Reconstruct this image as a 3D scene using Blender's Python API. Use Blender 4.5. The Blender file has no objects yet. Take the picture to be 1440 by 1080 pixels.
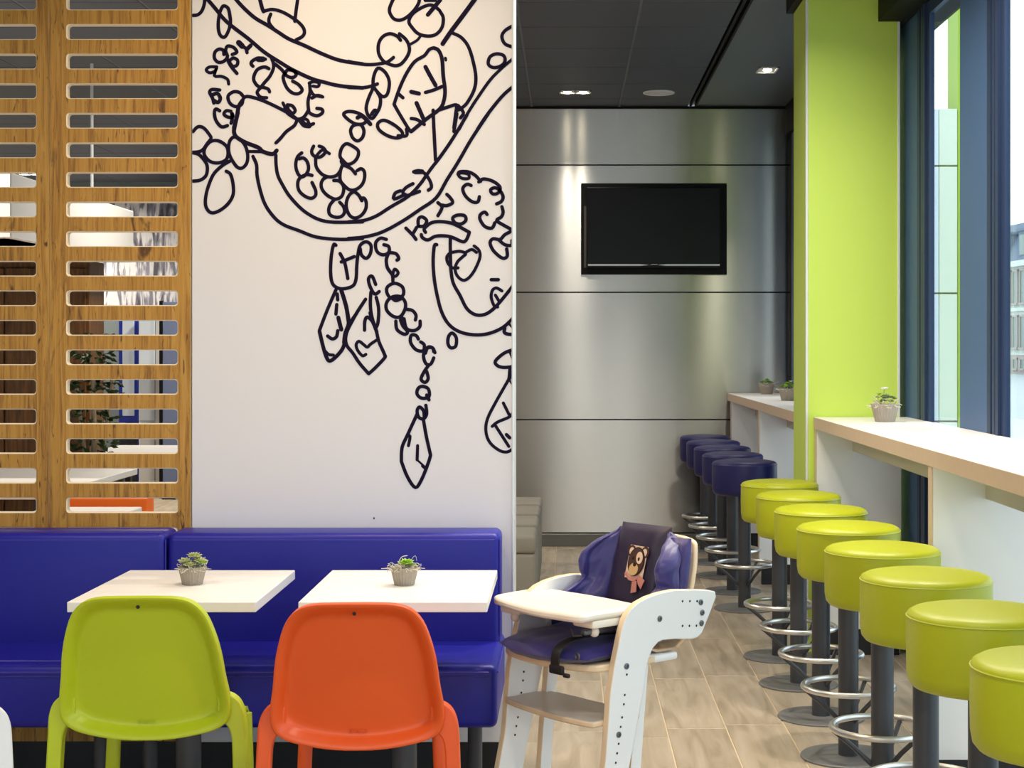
import bpy, bmesh, math, random
from mathutils import Vector, Matrix
PI = math.pi
C = bpy.context.scene.collection
scene = bpy.context.scene

# ------------------------------------------------------------------ camera, world, exposure
F = 2260.0                      # focal length in pixels of the 1440 wide frame
EYE = 1.42
cam_d = bpy.data.cameras.new('camera')
cam = bpy.data.objects.new('camera', cam_d)
C.objects.link(cam)
cam.location = (0, 0, EYE)
cam.rotation_euler = (PI / 2, 0, 0)
cam_d.sensor_width = 36
cam_d.lens = 36 * F / 1440
cam_d.shift_x = -78 / 1440
cam_d.shift_y = -50 / 1440
cam_d.clip_end = 500
scene.camera = cam

scene.view_settings.view_transform = 'Standard'
scene.view_settings.look = 'None'
scene.view_settings.gamma = 1
scene.view_settings.use_curve_mapping = False
scene.view_settings.exposure = 0.0

world = bpy.data.worlds.new('overcast_sky')
scene.world = world
world.use_nodes = True
wn = world.node_tree.nodes
wb = wn['Background']
wb.inputs[0].default_value = (0.86, 0.94, 1.0, 1)
wb.inputs[1].default_value = 2.4


def lin(r, g, b):
    f = lambda c: (c / 255 / 12.92) if c / 255 <= .04045 else ((c / 255 + .055) / 1.055) ** 2.4
    return (f(r), f(g), f(b), 1)


# ------------------------------------------------------------------ materials
MATS = {}


def mat(name, col, rough=.5, metal=0, spec=.5, bump=None, noise=None, coat=0, emit=None, aniso=None, sheen=0):
    """col is sRGB; bump=(scale, strength); noise=(scale, amount) mottles the colour"""
    if name in MATS:
        return MATS[name]
    m = bpy.data.materials.new(name)
    m.use_nodes = True
    nt = m.node_tree
    p = nt.nodes['Principled BSDF']
    c = lin(*col)
    p.inputs['Base Color'].default_value = c
    p.inputs['Roughness'].default_value = rough
    p.inputs['Metallic'].default_value = metal
    p.inputs['Specular IOR Level'].default_value = spec
    p.inputs['Coat Weight'].default_value = coat
    p.inputs['Sheen Weight'].default_value = sheen
    if bump or noise:
        tc = nt.nodes.new('ShaderNodeTexCoord')
    if noise:
        n = nt.nodes.new('ShaderNodeTexNoise')
        n.inputs['Scale'].default_value = noise[0]
        n.inputs['Detail'].default_value = 4
        nt.links.new(tc.outputs['Object'], n.inputs['Vector'])
        mx = nt.nodes.new('ShaderNodeMix')
        mx.data_type = 'RGBA'
        k = noise[1]
        mx.inputs['A'].default_value = (c[0] * (1 - k), c[1] * (1 - k), c[2] * (1 - k), 1)
        mx.inputs['B'].default_value = (min(1, c[0] * (1 + k)), min(1, c[1] * (1 + k)), min(1, c[2] * (1 + k)), 1)
        nt.links.new(n.outputs['Fac'], mx.inputs['Factor'])
        nt.links.new(mx.outputs['Result'], p.inputs['Base Color'])
    if bump:
        n2 = nt.nodes.new('ShaderNodeTexNoise')
        n2.inputs['Scale'].default_value = bump[0]
        n2.inputs['Detail'].default_value = 2
        nt.links.new(tc.outputs['Object'], n2.inputs['Vector'])
        b = nt.nodes.new('ShaderNodeBump')
        b.inputs['Strength'].default_value = bump[1]
        b.inputs['Distance'].default_value = .002
        nt.links.new(n2.outputs['Fac'], b.inputs['Height'])
        nt.links.new(b.outputs['Normal'], p.inputs['Normal'])
    if emit:
        p.inputs['Emission Color'].default_value = (*emit[0], 1)
        p.inputs['Emission Strength'].default_value = emit[1]
    if aniso:
        p.inputs['Anisotropic'].default_value = aniso
        t = nt.nodes.new('ShaderNodeCombineXYZ')
        t.inputs[2].default_value = 1
        nt.links.new(t.outputs[0], p.inputs['Tangent'])
    MATS[name] = m
    return m


def oak_mat(name, base, dark, light, scale=(14, 14, 1.1), crack=1.0):
    m = bpy.data.materials.new(name)
    m.use_nodes = True
    nt = m.node_tree
    N = nt.nodes.new
    L = nt.links.new
    p = nt.nodes['Principled BSDF']
    p.inputs['Roughness'].default_value = .5
    tc = N('ShaderNodeTexCoord')
    mp = N('ShaderNodeMapping')
    mp.inputs['Scale'].default_value = scale
    L(tc.outputs['Object'], mp.inputs['Vector'])
    n1 = N('ShaderNodeTexNoise')
    n1.inputs['Scale'].default_value = 2.2
    n1.inputs['Detail'].default_value = 8
    n1.inputs['Roughness'].default_value = .65
    n1.inputs['Distortion'].default_value = 1.2
    L(mp.outputs['Vector'], n1.inputs['Vector'])
    cr = N('ShaderNodeValToRGB')
    e = cr.color_ramp.elements
    e[0].position = .33
    e[0].color = lin(*dark)
    e[1].position = .72
    e[1].color = lin(*light)
    mid = e.new(.5)
    mid.color = lin(*base)
    L(n1.outputs['Fac'], cr.inputs['Fac'])
    # dark knots and short cracks
    mp2 = N('ShaderNodeMapping')
    mp2.inputs['Scale'].default_value = (9, 9, 3.2)
    L(tc.outputs['Object'], mp2.inputs['Vector'])
    n2 = N('ShaderNodeTexNoise')
    n2.inputs['Scale'].default_value = 1.6
    n2.inputs['Detail'].default_value = 6
    n2.inputs['Distortion'].default_value = 1.4
    L(mp2.outputs['Vector'], n2.inputs['Vector'])
    cr2 = N('ShaderNodeValToRGB')
    e = cr2.color_ramp.elements
    e[0].position = .62
    e[0].color = (0, 0, 0, 1)
    e[1].position = .74
    e[1].color = (1, 1, 1, 1)
    L(n2.outputs['Fac'], cr2.inputs['Fac'])
    mp3 = N('ShaderNodeMapping')
    mp3.inputs['Scale'].default_value = (75, 75, 11)
    L(tc.outputs['Object'], mp3.inputs['Vector'])
    n3 = N('ShaderNodeTexNoise')
    n3.inputs['Scale'].default_value = 1.0
    n3.inputs['Detail'].default_value = 3
    n3.inputs['Distortion'].default_value = 1.5
    L(mp3.outputs['Vector'], n3.inputs['Vector'])
    cr3 = N('ShaderNodeValToRGB')
    e = cr3.color_ramp.elements
    e[0].position = .635
    e[0].color = (0, 0, 0, 1)
    e[1].position = .72
    e[1].color = (1, 1, 1, 1)
    L(n3.outputs['Fac'], cr3.inputs['Fac'])
    add = N('ShaderNodeMath')
    add.operation = 'MAXIMUM'
    L(cr2.outputs['Color'], add.inputs[0])
    L(cr3.outputs['Color'], add.inputs[1])
    mul = N('ShaderNodeMath')
    mul.operation = 'MULTIPLY'
    mul.inputs[1].default_value = .7 * crack
    L(add.outputs[0], mul.inputs[0])
    mx = N('ShaderNodeMix')
    mx.data_type = 'RGBA'
    mx.inputs['B'].default_value = lin(max(0, dark[0] - 60), max(0, dark[1] - 50), max(0, dark[2] - 25))
    L(mul.outputs[0], mx.inputs['Factor'])
    L(cr.outputs['Color'], mx.inputs['A'])
    L(mx.outputs['Result'], p.inputs['Base Color'])
    b = N('ShaderNodeBump')
    b.inputs['Strength'].default_value = .25
    b.inputs['Distance'].default_value = .002
    L(n1.outputs['Fac'], b.inputs['Height'])
    L(b.outputs['Normal'], p.inputs['Normal'])
    MATS[name] = m
    return m


def tile_mat(name, a, b_, c_):
    """stone-look plank: long soft streaks, each plank its own tone"""
    m = bpy.data.materials.new(name)
    m.use_nodes = True
    nt = m.node_tree
    N = nt.nodes.new
    L = nt.links.new
    p = nt.nodes['Principled BSDF']
    p.inputs['Roughness'].default_value = .38
    tc = N('ShaderNodeTexCoord')
    oi = N('ShaderNodeObjectInfo')
    mul = N('ShaderNodeMath')
    mul.operation = 'MULTIPLY'
    mul.inputs[1].default_value = 40
    L(oi.outputs['Random'], mul.inputs[0])
    av = N('ShaderNodeVectorMath')
    av.operation = 'ADD'
    cb = N('ShaderNodeCombineXYZ')
    L(mul.outputs[0], cb.inputs[0])
    L(mul.outputs[0], cb.inputs[1])
    L(tc.outputs['Object'], av.inputs[0])
    L(cb.outputs[0], av.inputs[1])
    mp = N('ShaderNodeMapping')
    mp.inputs['Scale'].default_value = (14, 1.6, 1)
    L(av.outputs[0], mp.inputs['Vector'])
    n1 = N('ShaderNodeTexNoise')
    n1.inputs['Scale'].default_value = 1.4
    n1.inputs['Detail'].default_value = 7
    n1.inputs['Distortion'].default_value = .8
    L(mp.outputs['Vector'], n1.inputs['Vector'])
    cr = N('ShaderNodeValToRGB')
    e = cr.color_ramp.elements
    e[0].position = .34
    e[0].color = lin(*a)
    e[1].position = .68
    e[1].color = lin(*c_)
    q = e.new(.5)
    q.color = lin(*b_)
    L(n1.outputs['Fac'], cr.inputs['Fac'])
    hv = N('ShaderNodeHueSaturation')
    vm = N('ShaderNodeMapRange')
    vm.inputs['To Min'].default_value = .9
    vm.inputs['To Max'].default_value = 1.1
    L(oi.outputs['Random'], vm.inputs['Value'])
    L(vm.outputs[0], hv.inputs['Value'])
    L(cr.outputs['Color'], hv.inputs['Color'])
    L(hv.outputs['Color'], p.inputs['Base Color'])
    MATS[name] = m
    return m


def glass_mat(name='window_glass', tint=(.93, .97, .98)):
    m = bpy.data.materials.new(name)
    m.use_nodes = True
    nt = m.node_tree
    nt.nodes.remove(nt.nodes['Principled BSDF'])
    out = nt.nodes['Material Output']
    tr = nt.nodes.new('ShaderNodeBsdfTransparent')
    tr.inputs[0].default_value = (*tint, 1)
    gl = nt.nodes.new('ShaderNodeBsdfGlossy')
    gl.inputs['Roughness'].default_value = .01
    # Schlick reflectance; a pane has two faces, so each carries part of it
    lw = nt.nodes.new('ShaderNodeLayerWeight')
    lw.inputs['Blend'].default_value = .5
    pw = nt.nodes.new('ShaderNodeMath')
    pw.operation = 'POWER'
    pw.inputs[1].default_value = 5
    nt.links.new(lw.outputs['Facing'], pw.inputs[0])
    ma = nt.nodes.new('ShaderNodeMath')
    ma.operation = 'MULTIPLY_ADD'
    ma.inputs[1].default_value = .4
    ma.inputs[2].default_value = .025
    nt.links.new(pw.outputs[0], ma.inputs[0])
    mx = nt.nodes.new('ShaderNodeMixShader')
    nt.links.new(ma.outputs[0], mx.inputs[0])
    nt.links.new(tr.outputs[0], mx.inputs[1])
    nt.links.new(gl.outputs[0], mx.inputs[2])
    nt.links.new(mx.outputs[0], out.inputs['Surface'])
    MATS[name] = m
    return m


def photo_mural_mat():
    """black, white and grey figures printed on a far wall, too far off to read"""
    m = bpy.data.materials.new('photo_print')
    m.use_nodes = True
    nt = m.node_tree
    p = nt.nodes['Principled BSDF']
    tc = nt.nodes.new('ShaderNodeTexCoord')
    mp = nt.nodes.new('ShaderNodeMapping')
    mp.inputs['Scale'].default_value = (9, 1, 1.6)
    nt.links.new(tc.outputs['Object'], mp.inputs['Vector'])
    n = nt.nodes.new('ShaderNodeTexNoise')
    n.inputs['Scale'].default_value = 1.3
    n.inputs['Detail'].default_value = 4
    n.inputs['Distortion'].default_value = 1.2
    nt.links.new(mp.outputs['Vector'], n.inputs['Vector'])
    cr = nt.nodes.new('ShaderNodeValToRGB')
    e = cr.color_ramp.elements
    e[0].position = .38
    e[0].color = lin(90, 86, 96)
    e[1].position = .56
    e[1].color = lin(240, 238, 240)
    q = e.new(.48)
    q.color = lin(150, 150, 165)
    nt.links.new(n.outputs['Fac'], cr.inputs['Fac'])
    nt.links.new(cr.outputs['Color'], p.inputs['Base Color'])
    MATS['photo_print'] = m
    return m


WHITE = mat('white_laminate', (238, 236, 234), .35)
WALLW = mat('white_wall_paint', (228, 225, 228), .6)
INK = mat('mural_ink', (22, 15, 40), .85, spec=.15)
ALU = mat('aluminium_trim', (225, 228, 230), .35, .2)
OAK = oak_mat('rustic_oak', (182, 132, 50), (132, 86, 30), (202, 154, 74), scale=(24, 24, 1.2), crack=1.25)
OAKE = mat('oak_board_edge', (236, 222, 196), .5)
BROWN = oak_mat('dark_brown_wood', (110, 70, 28), (78, 46, 16), (140, 92, 40), crack=.4)
TAN = mat('beige_edge_band', (206, 184, 160), .5, noise=(30, .05))
APRON = mat('grey_beige_apron', (196, 190, 176), .5)
BLUE = mat('royal_blue_leatherette', (24, 25, 146), .42, spec=.42, bump=(260, .12))
BLUEP = mat('blue_piping', (58, 52, 165), .4)
NAVYSEAT = mat('navy_leatherette', (18, 20, 84), .45, bump=(260, .12))
LIME = mat('lime_leatherette', (170, 178, 16), .42, bump=(320, .14))
LIMEP = mat('lime_stitching', (186, 194, 60), .5)
LIMEPL = mat('lime_plastic', (178, 192, 26), .38)
ORANGEPL = mat('orange_plastic', (226, 86, 26), .38)
WHITEPL = mat('white_plastic', (236, 236, 238), .35)
STEEL = mat('brushed_steel_cladding', (200, 199, 196), .27, 1.0, aniso=1.0)
STEELB = mat('steel_skirting', (120, 120, 116), .4, .8)
CHROME = mat('brushed_ring_steel', (214, 214, 212), .36, 1.0)
CHAR = mat('charcoal_column_paint', (58, 60, 66), .42)
CHARB = mat('charcoal_base_plate', (104, 104, 103), .5, noise=(20, .12))
PILL = mat('lime_green_pillar_panel', (196, 224, 92), .5)
FRAME = mat('navy_window_frame', (34, 52, 84), .5, spec=.3)
FPANEL = mat('navy_window_panel', (62, 92, 134), .5, spec=.3)
CEIL = mat('charcoal_ceiling_tile', (64, 68, 78), .55, bump=(500, .2))
CEILP = mat('charcoal_plaster_ceiling', (80, 86, 90), .4)
GRID = mat('ceiling_grid_grey', (92, 94, 98), .5)
BLACK = mat('matt_black', (9, 9, 10), .6, spec=.2)
VOID = mat('black_skirting', (24, 25, 28), .5)
SCREEN = mat('tv_black_glass', (5, 5, 6), .3, spec=.25)
TVB = mat('tv_black_bezel', (9, 9, 11), .4, spec=.25)
SILVER = mat('tv_silver_trim', (190, 190, 192), .35, .6)
GROUT = mat('tile_grout', (214, 196, 168), .8)
TILE = tile_mat('beige_stone_plank', (152, 138, 118), (168, 154, 134), (182, 168, 150))
GREY = mat('grey_upholstery', (140, 134, 124), .6, bump=(250, .1))
POT = mat('grey_fluted_ceramic', (156, 147, 134), .7, noise=(60, .12))
SOIL = mat('dark_soil', (50, 40, 32), .9)
LEAF1 = mat('pale_succulent_leaf', (186, 192, 140), .5)
LEAF2 = mat('bright_succulent_leaf', (150, 190, 60), .45)
LEAF3 = mat('grey_green_leaf', (120, 140, 96), .5)
MOSS = mat('pale_dry_moss', (206, 200, 180), .8)
PETAL = mat('white_petal', (240, 240, 236), .6)
DARKLEAF = mat('dark_green_leaf', (40, 62, 28), .5)
BIRCH = mat('birch_plywood_edge', (234, 210, 176), .5, noise=(40, .06))
HCW = mat('white_lacquered_plywood', (236, 238, 240), .35)
TRAYM = mat('cream_tray_laminate', (244, 236, 222), .35)
FOOT = mat('grey_varnished_footrest', (190, 184, 178), .35)
NYLON = mat('purple_navy_nylon', (46, 40, 112), .4, bump=(45, .35), sheen=.2)
NYLOND = mat('dark_purple_nylon', (40, 30, 58), .45, bump=(45, .3))
STRAP = mat('black_webbing', (18, 17, 20), .6)
SCREW = mat('dark_bolt_steel', (110, 112, 116), .35, .8)
HOLE = mat('drilled_hole_black', (30, 30, 32), .8)
LAMP = mat('lamp_glow', (255, 240, 215), .5, emit=((1, .86, .62), 40))
LAMPR = mat('lamp_reflector', (225, 225, 222), .3, .7)
GLASS = glass_mat()
FACADE = mat('pale_green_facade_render', (208, 216, 206), .8)
FACADEB = mat('facade_stone_base', (176, 168, 160), .8)
SLATE = mat('blue_grey_slate', (96, 116, 134), .6)
WINDK = mat('facade_window_grey', (120, 138, 130), .3)
PAVE = mat('pale_street_paving', (182, 190, 192), .8, noise=(.6, .08))
REFLWALL = mat('reflected_wall_pale', (226, 238, 248), .45)
REFLEDGE = mat('reflected_pillar_edge', (230, 242, 226), .5)
REFLLIME = mat('reflected_pillar_lime', (160, 196, 40), .5)
JOINT = mat('cladding_joint', (30, 34, 38), .6)
TEAL = mat('grey_teal_wall', (122, 134, 136), .7)
SLATEB = mat('slate_blue_panel', (104, 116, 150), .5)
COOLB = mat('cooler_blue', (28, 50, 160), .4)
COOLW = mat('cooler_white', (214, 226, 240), .4)
ORANGEF = mat('orange_upholstery', (246, 112, 20), .5)
PHOTO = photo_mural_mat()


# ------------------------------------------------------------------ geometry helpers
class MB:
    """collects geometry that becomes ONE mesh object"""

    def __init__(self):
        self.v = []
        self.f = []
        self.mi = []

    def add(self, vs, fs, mi=0):
        o = len(self.v)
        self.v += [tuple(v) for v in vs]
        self.f += [tuple(i + o for i in f) for f in fs]
        self.mi += [mi] * len(fs)
        return self

    def box(self, x0, x1, y0, y1, z0, z1, mi=0):
        v = [(x, y, z) for z in (z0, z1) for y in (y0, y1) for x in (x0, x1)]
        f = [(0, 2, 3, 1), (4, 5, 7, 6), (0, 1, 5, 4), (2, 6, 7, 3), (0, 4, 6, 2), (1, 3, 7, 5)]
        return self.add(v, f, mi)

    def rbox(self, x0, x1, y0, y1, z0, z1, r=.01, seg=3, mi=0):
        bm = bmesh.new()
        bmesh.ops.create_cube(bm, size=1)
        for v in bm.verts:
            v.co = Vector(((x0 + x1) / 2 + v.co.x * (x1 - x0), (y0 + y1) / 2 + v.co.y * (y1 - y0),
                           (z0 + z1) / 2 + v.co.z * (z1 - z0)))
        bmesh.ops.bevel(bm, geom=bm.edges[:], offset=r, segments=seg, profile=.5, affect='EDGES')
        bm.verts.index_update()
        self.add([v.co[:] for v in bm.verts], [[v.index for v in f.verts] for f in bm.faces], mi)
        bm.free()
        return self

    def lathe(self, prof, n=32, c=(0, 0, 0), cap=True, mi=0, flute=None):
        vs = []
        for (r, z) in prof:
            for i in range(n):
                a = 2 * PI * i / n
                rr = r
                if flute:
                    rr = r * (1 + flute[0] * math.cos(flute[1] * a))
                vs.append((c[0] + rr * math.cos(a), c[1] + rr * math.sin(a), c[2] + z))
        fs = []
        for j in range(len(prof) - 1):
            for i in range(n):
                k = (i + 1) % n
                fs.append((j * n + i, j * n + k, (j + 1) * n + k, (j + 1) * n + i))
        if cap:
            fs.append(tuple(reversed(range(n))))
            b = (len(prof) - 1) * n
            fs.append(tuple(range(b, b + n)))
        return self.add(vs, fs, mi)

    def torus(self, R, r, c=(0, 0, 0), n=48, m=10, mi=0):
        vs = []
        for i in range(n):
            a = 2 * PI * i / n
            for j in range(m):
                b = 2 * PI * j / m
                q = R + r * math.cos(b)
                vs.append((c[0] + q * math.cos(a), c[1] + q * math.sin(a), c[2] + r * math.sin(b)))
        fs = []
        for i in range(n):
            for j in range(m):
                fs.append((i * m + j, ((i + 1) % n) * m + j, ((i + 1) % n) * m + (j + 1) % m, i * m + (j + 1) % m))
        return self.add(vs, fs, mi)

    def tube(self, pts, r, n=8, cap=True, mi=0, closed=False):
        P = [Vector(p) for p in pts]
        rs = r if isinstance(r, (list, tuple)) else [r] * len(P)
        up = None
        vs = []
        K = len(P)
        for i, p in enumerate(P):
            if closed:
                t = P[(i + 1) % K] - P[i - 1]
            else:
                t = (P[min(i + 1, K - 1)] - P[max(i - 1, 0)])
            t = t.normalized()
            if up is None:
                up = Vector((0, 0, 1)) if abs(t.z) < .9 else Vector((1, 0, 0))
            u = (up - t * up.dot(t)).normalized()
            w = t.cross(u)
            up = u
            for k in range(n):
                a = 2 * PI * k / n
                vs.append(p + (u * math.cos(a) + w * math.sin(a)) * rs[i])
        fs = []
        for i in range(K if closed else K - 1):
            j = (i + 1) % K
            for k in range(n):
                l = (k + 1) % n
                fs.append((i * n + k, i * n + l, j * n + l, j * n + k))
        if cap and not closed:
            fs.append(tuple(reversed(range(n))))
            fs.append(tuple(range((K - 1) * n, K * n)))
        return self.add(vs, fs, mi)

    def strip(self, pts, sizes, side, mi=0, n=3):
        """rounded-rectangle section swept along pts; side = fixed axis of the section's width"""
        P = [Vector(p) for p in pts]
        S = Vector(side).normalized()
        K = len(P)
        sec = []
        for cx, cy, a0 in ((1, 1, 0), (-1, 1, 90), (-1, -1, 180), (1, -1, 270)):
            for k in range(n):
                a = math.radians(a0 + 90 * k / (n - 1))
                sec.append((cx, cy, math.cos(a), math.sin(a)))
        m = len(sec)
        vs = []
        for i, p in enumerate(P):
            t = (P[min(i + 1, K - 1)] - P[max(i - 1, 0)]).normalized()
            s = (S - t * S.dot(t)).normalized()
            d = t.cross(s)
            w, h = sizes[i] if isinstance(sizes, list) else sizes
            rr = min(w, h) * .35
            for cx, cy, ca, sa in sec:
                vs.append(p + s * (cx * (w / 2 - rr) + ca * rr) + d * (cy * (h / 2 - rr) + sa * rr))
        fs = []
        for i in range(K - 1):
            for k in range(m):
                l = (k + 1) % m
                fs.append((i * m + k, i * m + l, (i + 1) * m + l, (i + 1) * m + k))
        fs.append(tuple(reversed(range(m))))
        fs.append(tuple(range((K - 1) * m, K * m)))
        return self.add(vs, fs, mi)

    def prism(self, poly, fn, t0, t1, mi=0, mi_side=None):
        """poly: 2-D outline; fn(a, b, t) -> 3-D point; extruded from t0 to t1"""
        n = len(poly)
        vs = [fn(a, b, t0) for a, b in poly] + [fn(a, b, t1) for a, b in poly]
        self.add(vs, [tuple(reversed(range(n))), tuple(range(n, 2 * n))], mi)
        o = len(self.v) - 2 * n
        for i in range(n):
            j = (i + 1) % n
            self.f.append((o + i, o + j, o + n + j, o + n + i))
            self.mi.append(mi if mi_side is None else mi_side)
        return self

    def sheet(self, fn, nu, nv, mi=0, closed_u=False):
        vs = [fn(i / (nu if closed_u else nu - 1), j / (nv - 1)) for j in range(nv) for i in range(nu)]
        fs = []
        for j in range(nv - 1):
            for i in range(nu if closed_u else nu - 1):
                k = (i + 1) % nu
                fs.append((j * nu + i, j * nu + k, (j + 1) * nu + k, (j + 1) * nu + i))
        return self.add(vs, fs, mi)

    def pillow(self, mid, nrm, n, m, thick, p=2.6, seed=0, wrinkle=0.0):
        """puffed pad: mid(s,t) mid-surface, nrm(s,t) its normal, s,t in -1..1"""
        rnd = random.Random(seed)
        ph = [rnd.uniform(0, 6.28) for _ in range(6)]
        for sgn in (1, -1):
            vs = []
            for j in range(m):
                for i in range(n):
                    s = -1 + 2 * i / (n - 1)
                    t = -1 + 2 * j / (m - 1)
                    h = max(0, (1 - abs(s) ** p) * (1 - abs(t) ** p)) ** .5
                    w = wrinkle * (math.sin(9 * s + ph[0] + 4 * t) + math.sin(14 * t + ph[1] + 3 * s)) * .5
                    P = Vector(mid(s, t)) + Vector(nrm(s, t)) * sgn * (thick * h * (1 + w))
                    vs.append(P)
            fs = []
            for j in range(m - 1):
                for i in range(n - 1):
                    q = (j * n + i, j * n + i + 1, (j + 1) * n + i + 1, (j + 1) * n + i)
                    fs.append(q if sgn > 0 else tuple(reversed(q)))
            self.add(vs, fs)
        return self


def obj(name, mb, m, parent=None, smooth=30, bevel=None, loc=None, weld=False):
    me = bpy.data.meshes.new(name)
    me.from_pydata(mb.v, [], mb.f)
    if weld:
        bm = bmesh.new()
        bm.from_mesh(me)
        bmesh.ops.remove_doubles(bm, verts=bm.verts, dist=1e-5)
        bmesh.ops.recalc_face_normals(bm, faces=bm.faces)
        bm.to_mesh(me)
        bm.free()
    ms = m if isinstance(m, (list, tuple)) else [m]
    for q in ms:
        me.materials.append(q)
    if len(ms) > 1 and not weld:
        for i, k in enumerate(mb.mi):
            me.polygons[i].material_index = k
    if smooth:
        me.shade_smooth()
        me.set_sharp_from_angle(angle=math.radians(smooth))
    o = bpy.data.objects.new(name, me)
    C.objects.link(o)
    if parent:
        o.parent = parent
    if loc:
        o.location = loc
    if bevel:
        b = o.modifiers.new('bevel', 'BEVEL')
        b.width = bevel
        b.segments = 2
        b.limit_method = 'ANGLE'
        b.angle_limit = math.radians(40)
    return o


def thing(name, label, cat, loc=(0, 0, 0), rotz=0, group=None):
    o = bpy.data.objects.new(name, None)
    o.empty_display_size = .1
    C.objects.link(o)
    o.location = loc
    o.rotation_euler = (0, 0, rotz)
    return tag(o, label, cat, group)


def tag(o, label, cat, group=None):
    o['label'] = label
    o['category'] = cat
    if group:
        o['group'] = group
    return o


def struct(name, mb, m, parent=None, **k):
    o = obj(name, mb, m, parent, **k)
    if not parent:
        o['kind'] = 'structure'
    return o


def struct_empty(name, loc=(0, 0, 0)):
    o = bpy.data.objects.new(name, None)
    o.empty_display_size = .1
    C.objects.link(o)
    o.location = loc
    o['kind'] = 'structure'
    return o


def dup(root, loc, rotz=None, label=None, swap=None):
    """a copy of a thing with copies of its parts and sub-parts; swap = {old material: new material}"""
    def mcopy(o, par):
        c = o.copy()
        C.objects.link(c)
        if par:
            c.parent = par
        if swap and c.type == 'MESH':
            if any(s in swap for s in c.data.materials):
                key = (c.data.name, tuple(v.name for v in swap.values()))
                if key not in MESHSWAP:
                    d = c.data.copy()
                    for i, s in enumerate(d.materials):
                        if s in swap:
                            d.materials[i] = swap[s]
                    MESHSWAP[key] = d
                c.data = MESHSWAP[key]
        for ch in list(o.children):
            mcopy(ch, c)
        return c
    r = mcopy(root, None)
    r.location = loc
    if rotz is not None:
        r.rotation_euler = (0, 0, rotz)
    if label:
        r['label'] = label
    return r


MESHSWAP = {}


def catmull(pts, closed=False, sub=5):
    n = len(pts)
    if n < 3:
        return [tuple(p) for p in pts]
    out = []
    rng = n if closed else n - 1
    for i in range(rng):
        if closed:
            p0, p1, p2, p3 = pts[i - 1], pts[i], pts[(i + 1) % n], pts[(i + 2) % n]
        else:
            p0, p1, p2, p3 = pts[max(i - 1, 0)], pts[i], pts[i + 1], pts[min(i + 2, n - 1)]
        for k in range(sub):
            t = k / sub
            out.append(tuple(.5 * (2 * b + (c - a) * t + (2 * a - 5 * b + 4 * c - d) * t * t + (3 * b - a - 3 * c + d) * t ** 3)
                             for a, b, c, d in zip(p0, p1, p2, p3)))
    if not closed:
        out.append(tuple(pts[-1]))
    return out


def area(name, loc, size, power, col, rot=(0, 0, 0), parent=None, spread=None):
    l = bpy.data.lights.new(name, 'AREA')
    l.shape = 'DISK'
    l.size = size
    l.energy = power
    l.color = col
    if spread:
        l.spread = math.radians(spread)
    o = bpy.data.objects.new(name, l)
    C.objects.link(o)
    o.location = loc
    o.rotation_euler = rot
    if parent:
        o.parent = parent
    return o


# ------------------------------------------------------------------ room shell
CH = 3.157           # ceiling height
YB = 11.54           # steel wall
XW = 1.588           # inner face of the window wall

# floor: slab in grout colour, planks proud of it
fl = struct('floor', MB().box(-6.2, 1.78, -4.2, 17.2, -.12, -.004), GROUT)
PW, PL = .2245, .905
off = {0: 6.865, 1: 6.765, 2: 6.908, 3: 6.97, 4: 6.80, 5: 6.70, -1: 6.707, -2: 6.86}
tile_me = {}
rest = MB()
for s in range(-27, 8):
    x0 = -.079 + s * PW
    x1 = x0 + PW
    if x0 > 1.7:
        continue
    x1 = min(x1, 1.7)
    o0 = off.get(s, 6.7 + ((s * 37) % 23) / 90)
    for k in range(-12, 13):
        y0 = o0 + k * PL
        y1 = y0 + PL
        y0 = max(y0, -4.0)
        y1 = min(y1, 17.0)
        if y1 - y0 < .03:
            continue
        g = .0026
        if s >= -10 and y1 > 3.2 and y0 < YB:
            y1 = min(y1, YB - .004)
            if y1 - y0 < .02:
                continue
            key = (round(x1 - x0, 3), round(y1 - y0, 3))
            if key in tile_me:
                o = bpy.data.objects.new('floor_tile', tile_me[key])
                C.objects.link(o)
                o.parent = fl
            else:
                o = obj('floor_tile', MB().rbox(-(x1 - x0) / 2 + g, (x1 - x0) / 2 - g, -(y1 - y0) / 2 + g, (y1 - y0) / 2 - g,
                                                -.006, 0, .0012, 1), TILE, fl, smooth=0)
                tile_me[key] = o.data
            o.location = ((x0 + x1) / 2, (y0 + y1) / 2, 0)
        else:
            rest.box(x0 + g, x1 - g, y0 + g, y1 - g, -.006, 0)
o = obj('floor_tiles_beyond', rest, TILE, fl, smooth=0)
o['kind'] = 'stuff'

# ceiling: suspended tiles left of a shadow channel, plain board right of it
ce = struct('ceiling', MB().box(-6.2, 1.9, -4.2, 17.2, CH + .03, CH + .2), CEILP)
tm = None
T = .6285
for i in range(-9, 2):
    x0 = -.256 + i * T
    x1 = min(x0 + T, .872)
    for j in range(-5, 15):
        y0 = 8.062 + j * .6235
        y1 = y0 + .6235
        if i >= -3 and y1 > YB:
            y1 = YB - .005
        if y1 - y0 < .05 or y0 > 16.4:
            continue
        key = (round(x1 - x0, 3), round(y1 - y0, 3))
        g = .006
        if ('c', key) in tile_me:
            o = bpy.data.objects.new('ceiling_tile', tile_me[('c', key)])
            C.objects.link(o)
            o.parent = ce
        else:
            o = obj('ceiling_tile', MB().rbox(-(x1 - x0) / 2 + g, (x1 - x0) / 2 - g, -(y1 - y0) / 2 + .003, (y1 - y0) / 2 - .003,
                                              0, .022, .004, 1), CEIL, ce, smooth=0)
            tile_me[('c', key)] = o.data
        o.location = ((x0 + x1) / 2, (y0 + y1) / 2, CH)
g = MB()
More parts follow.
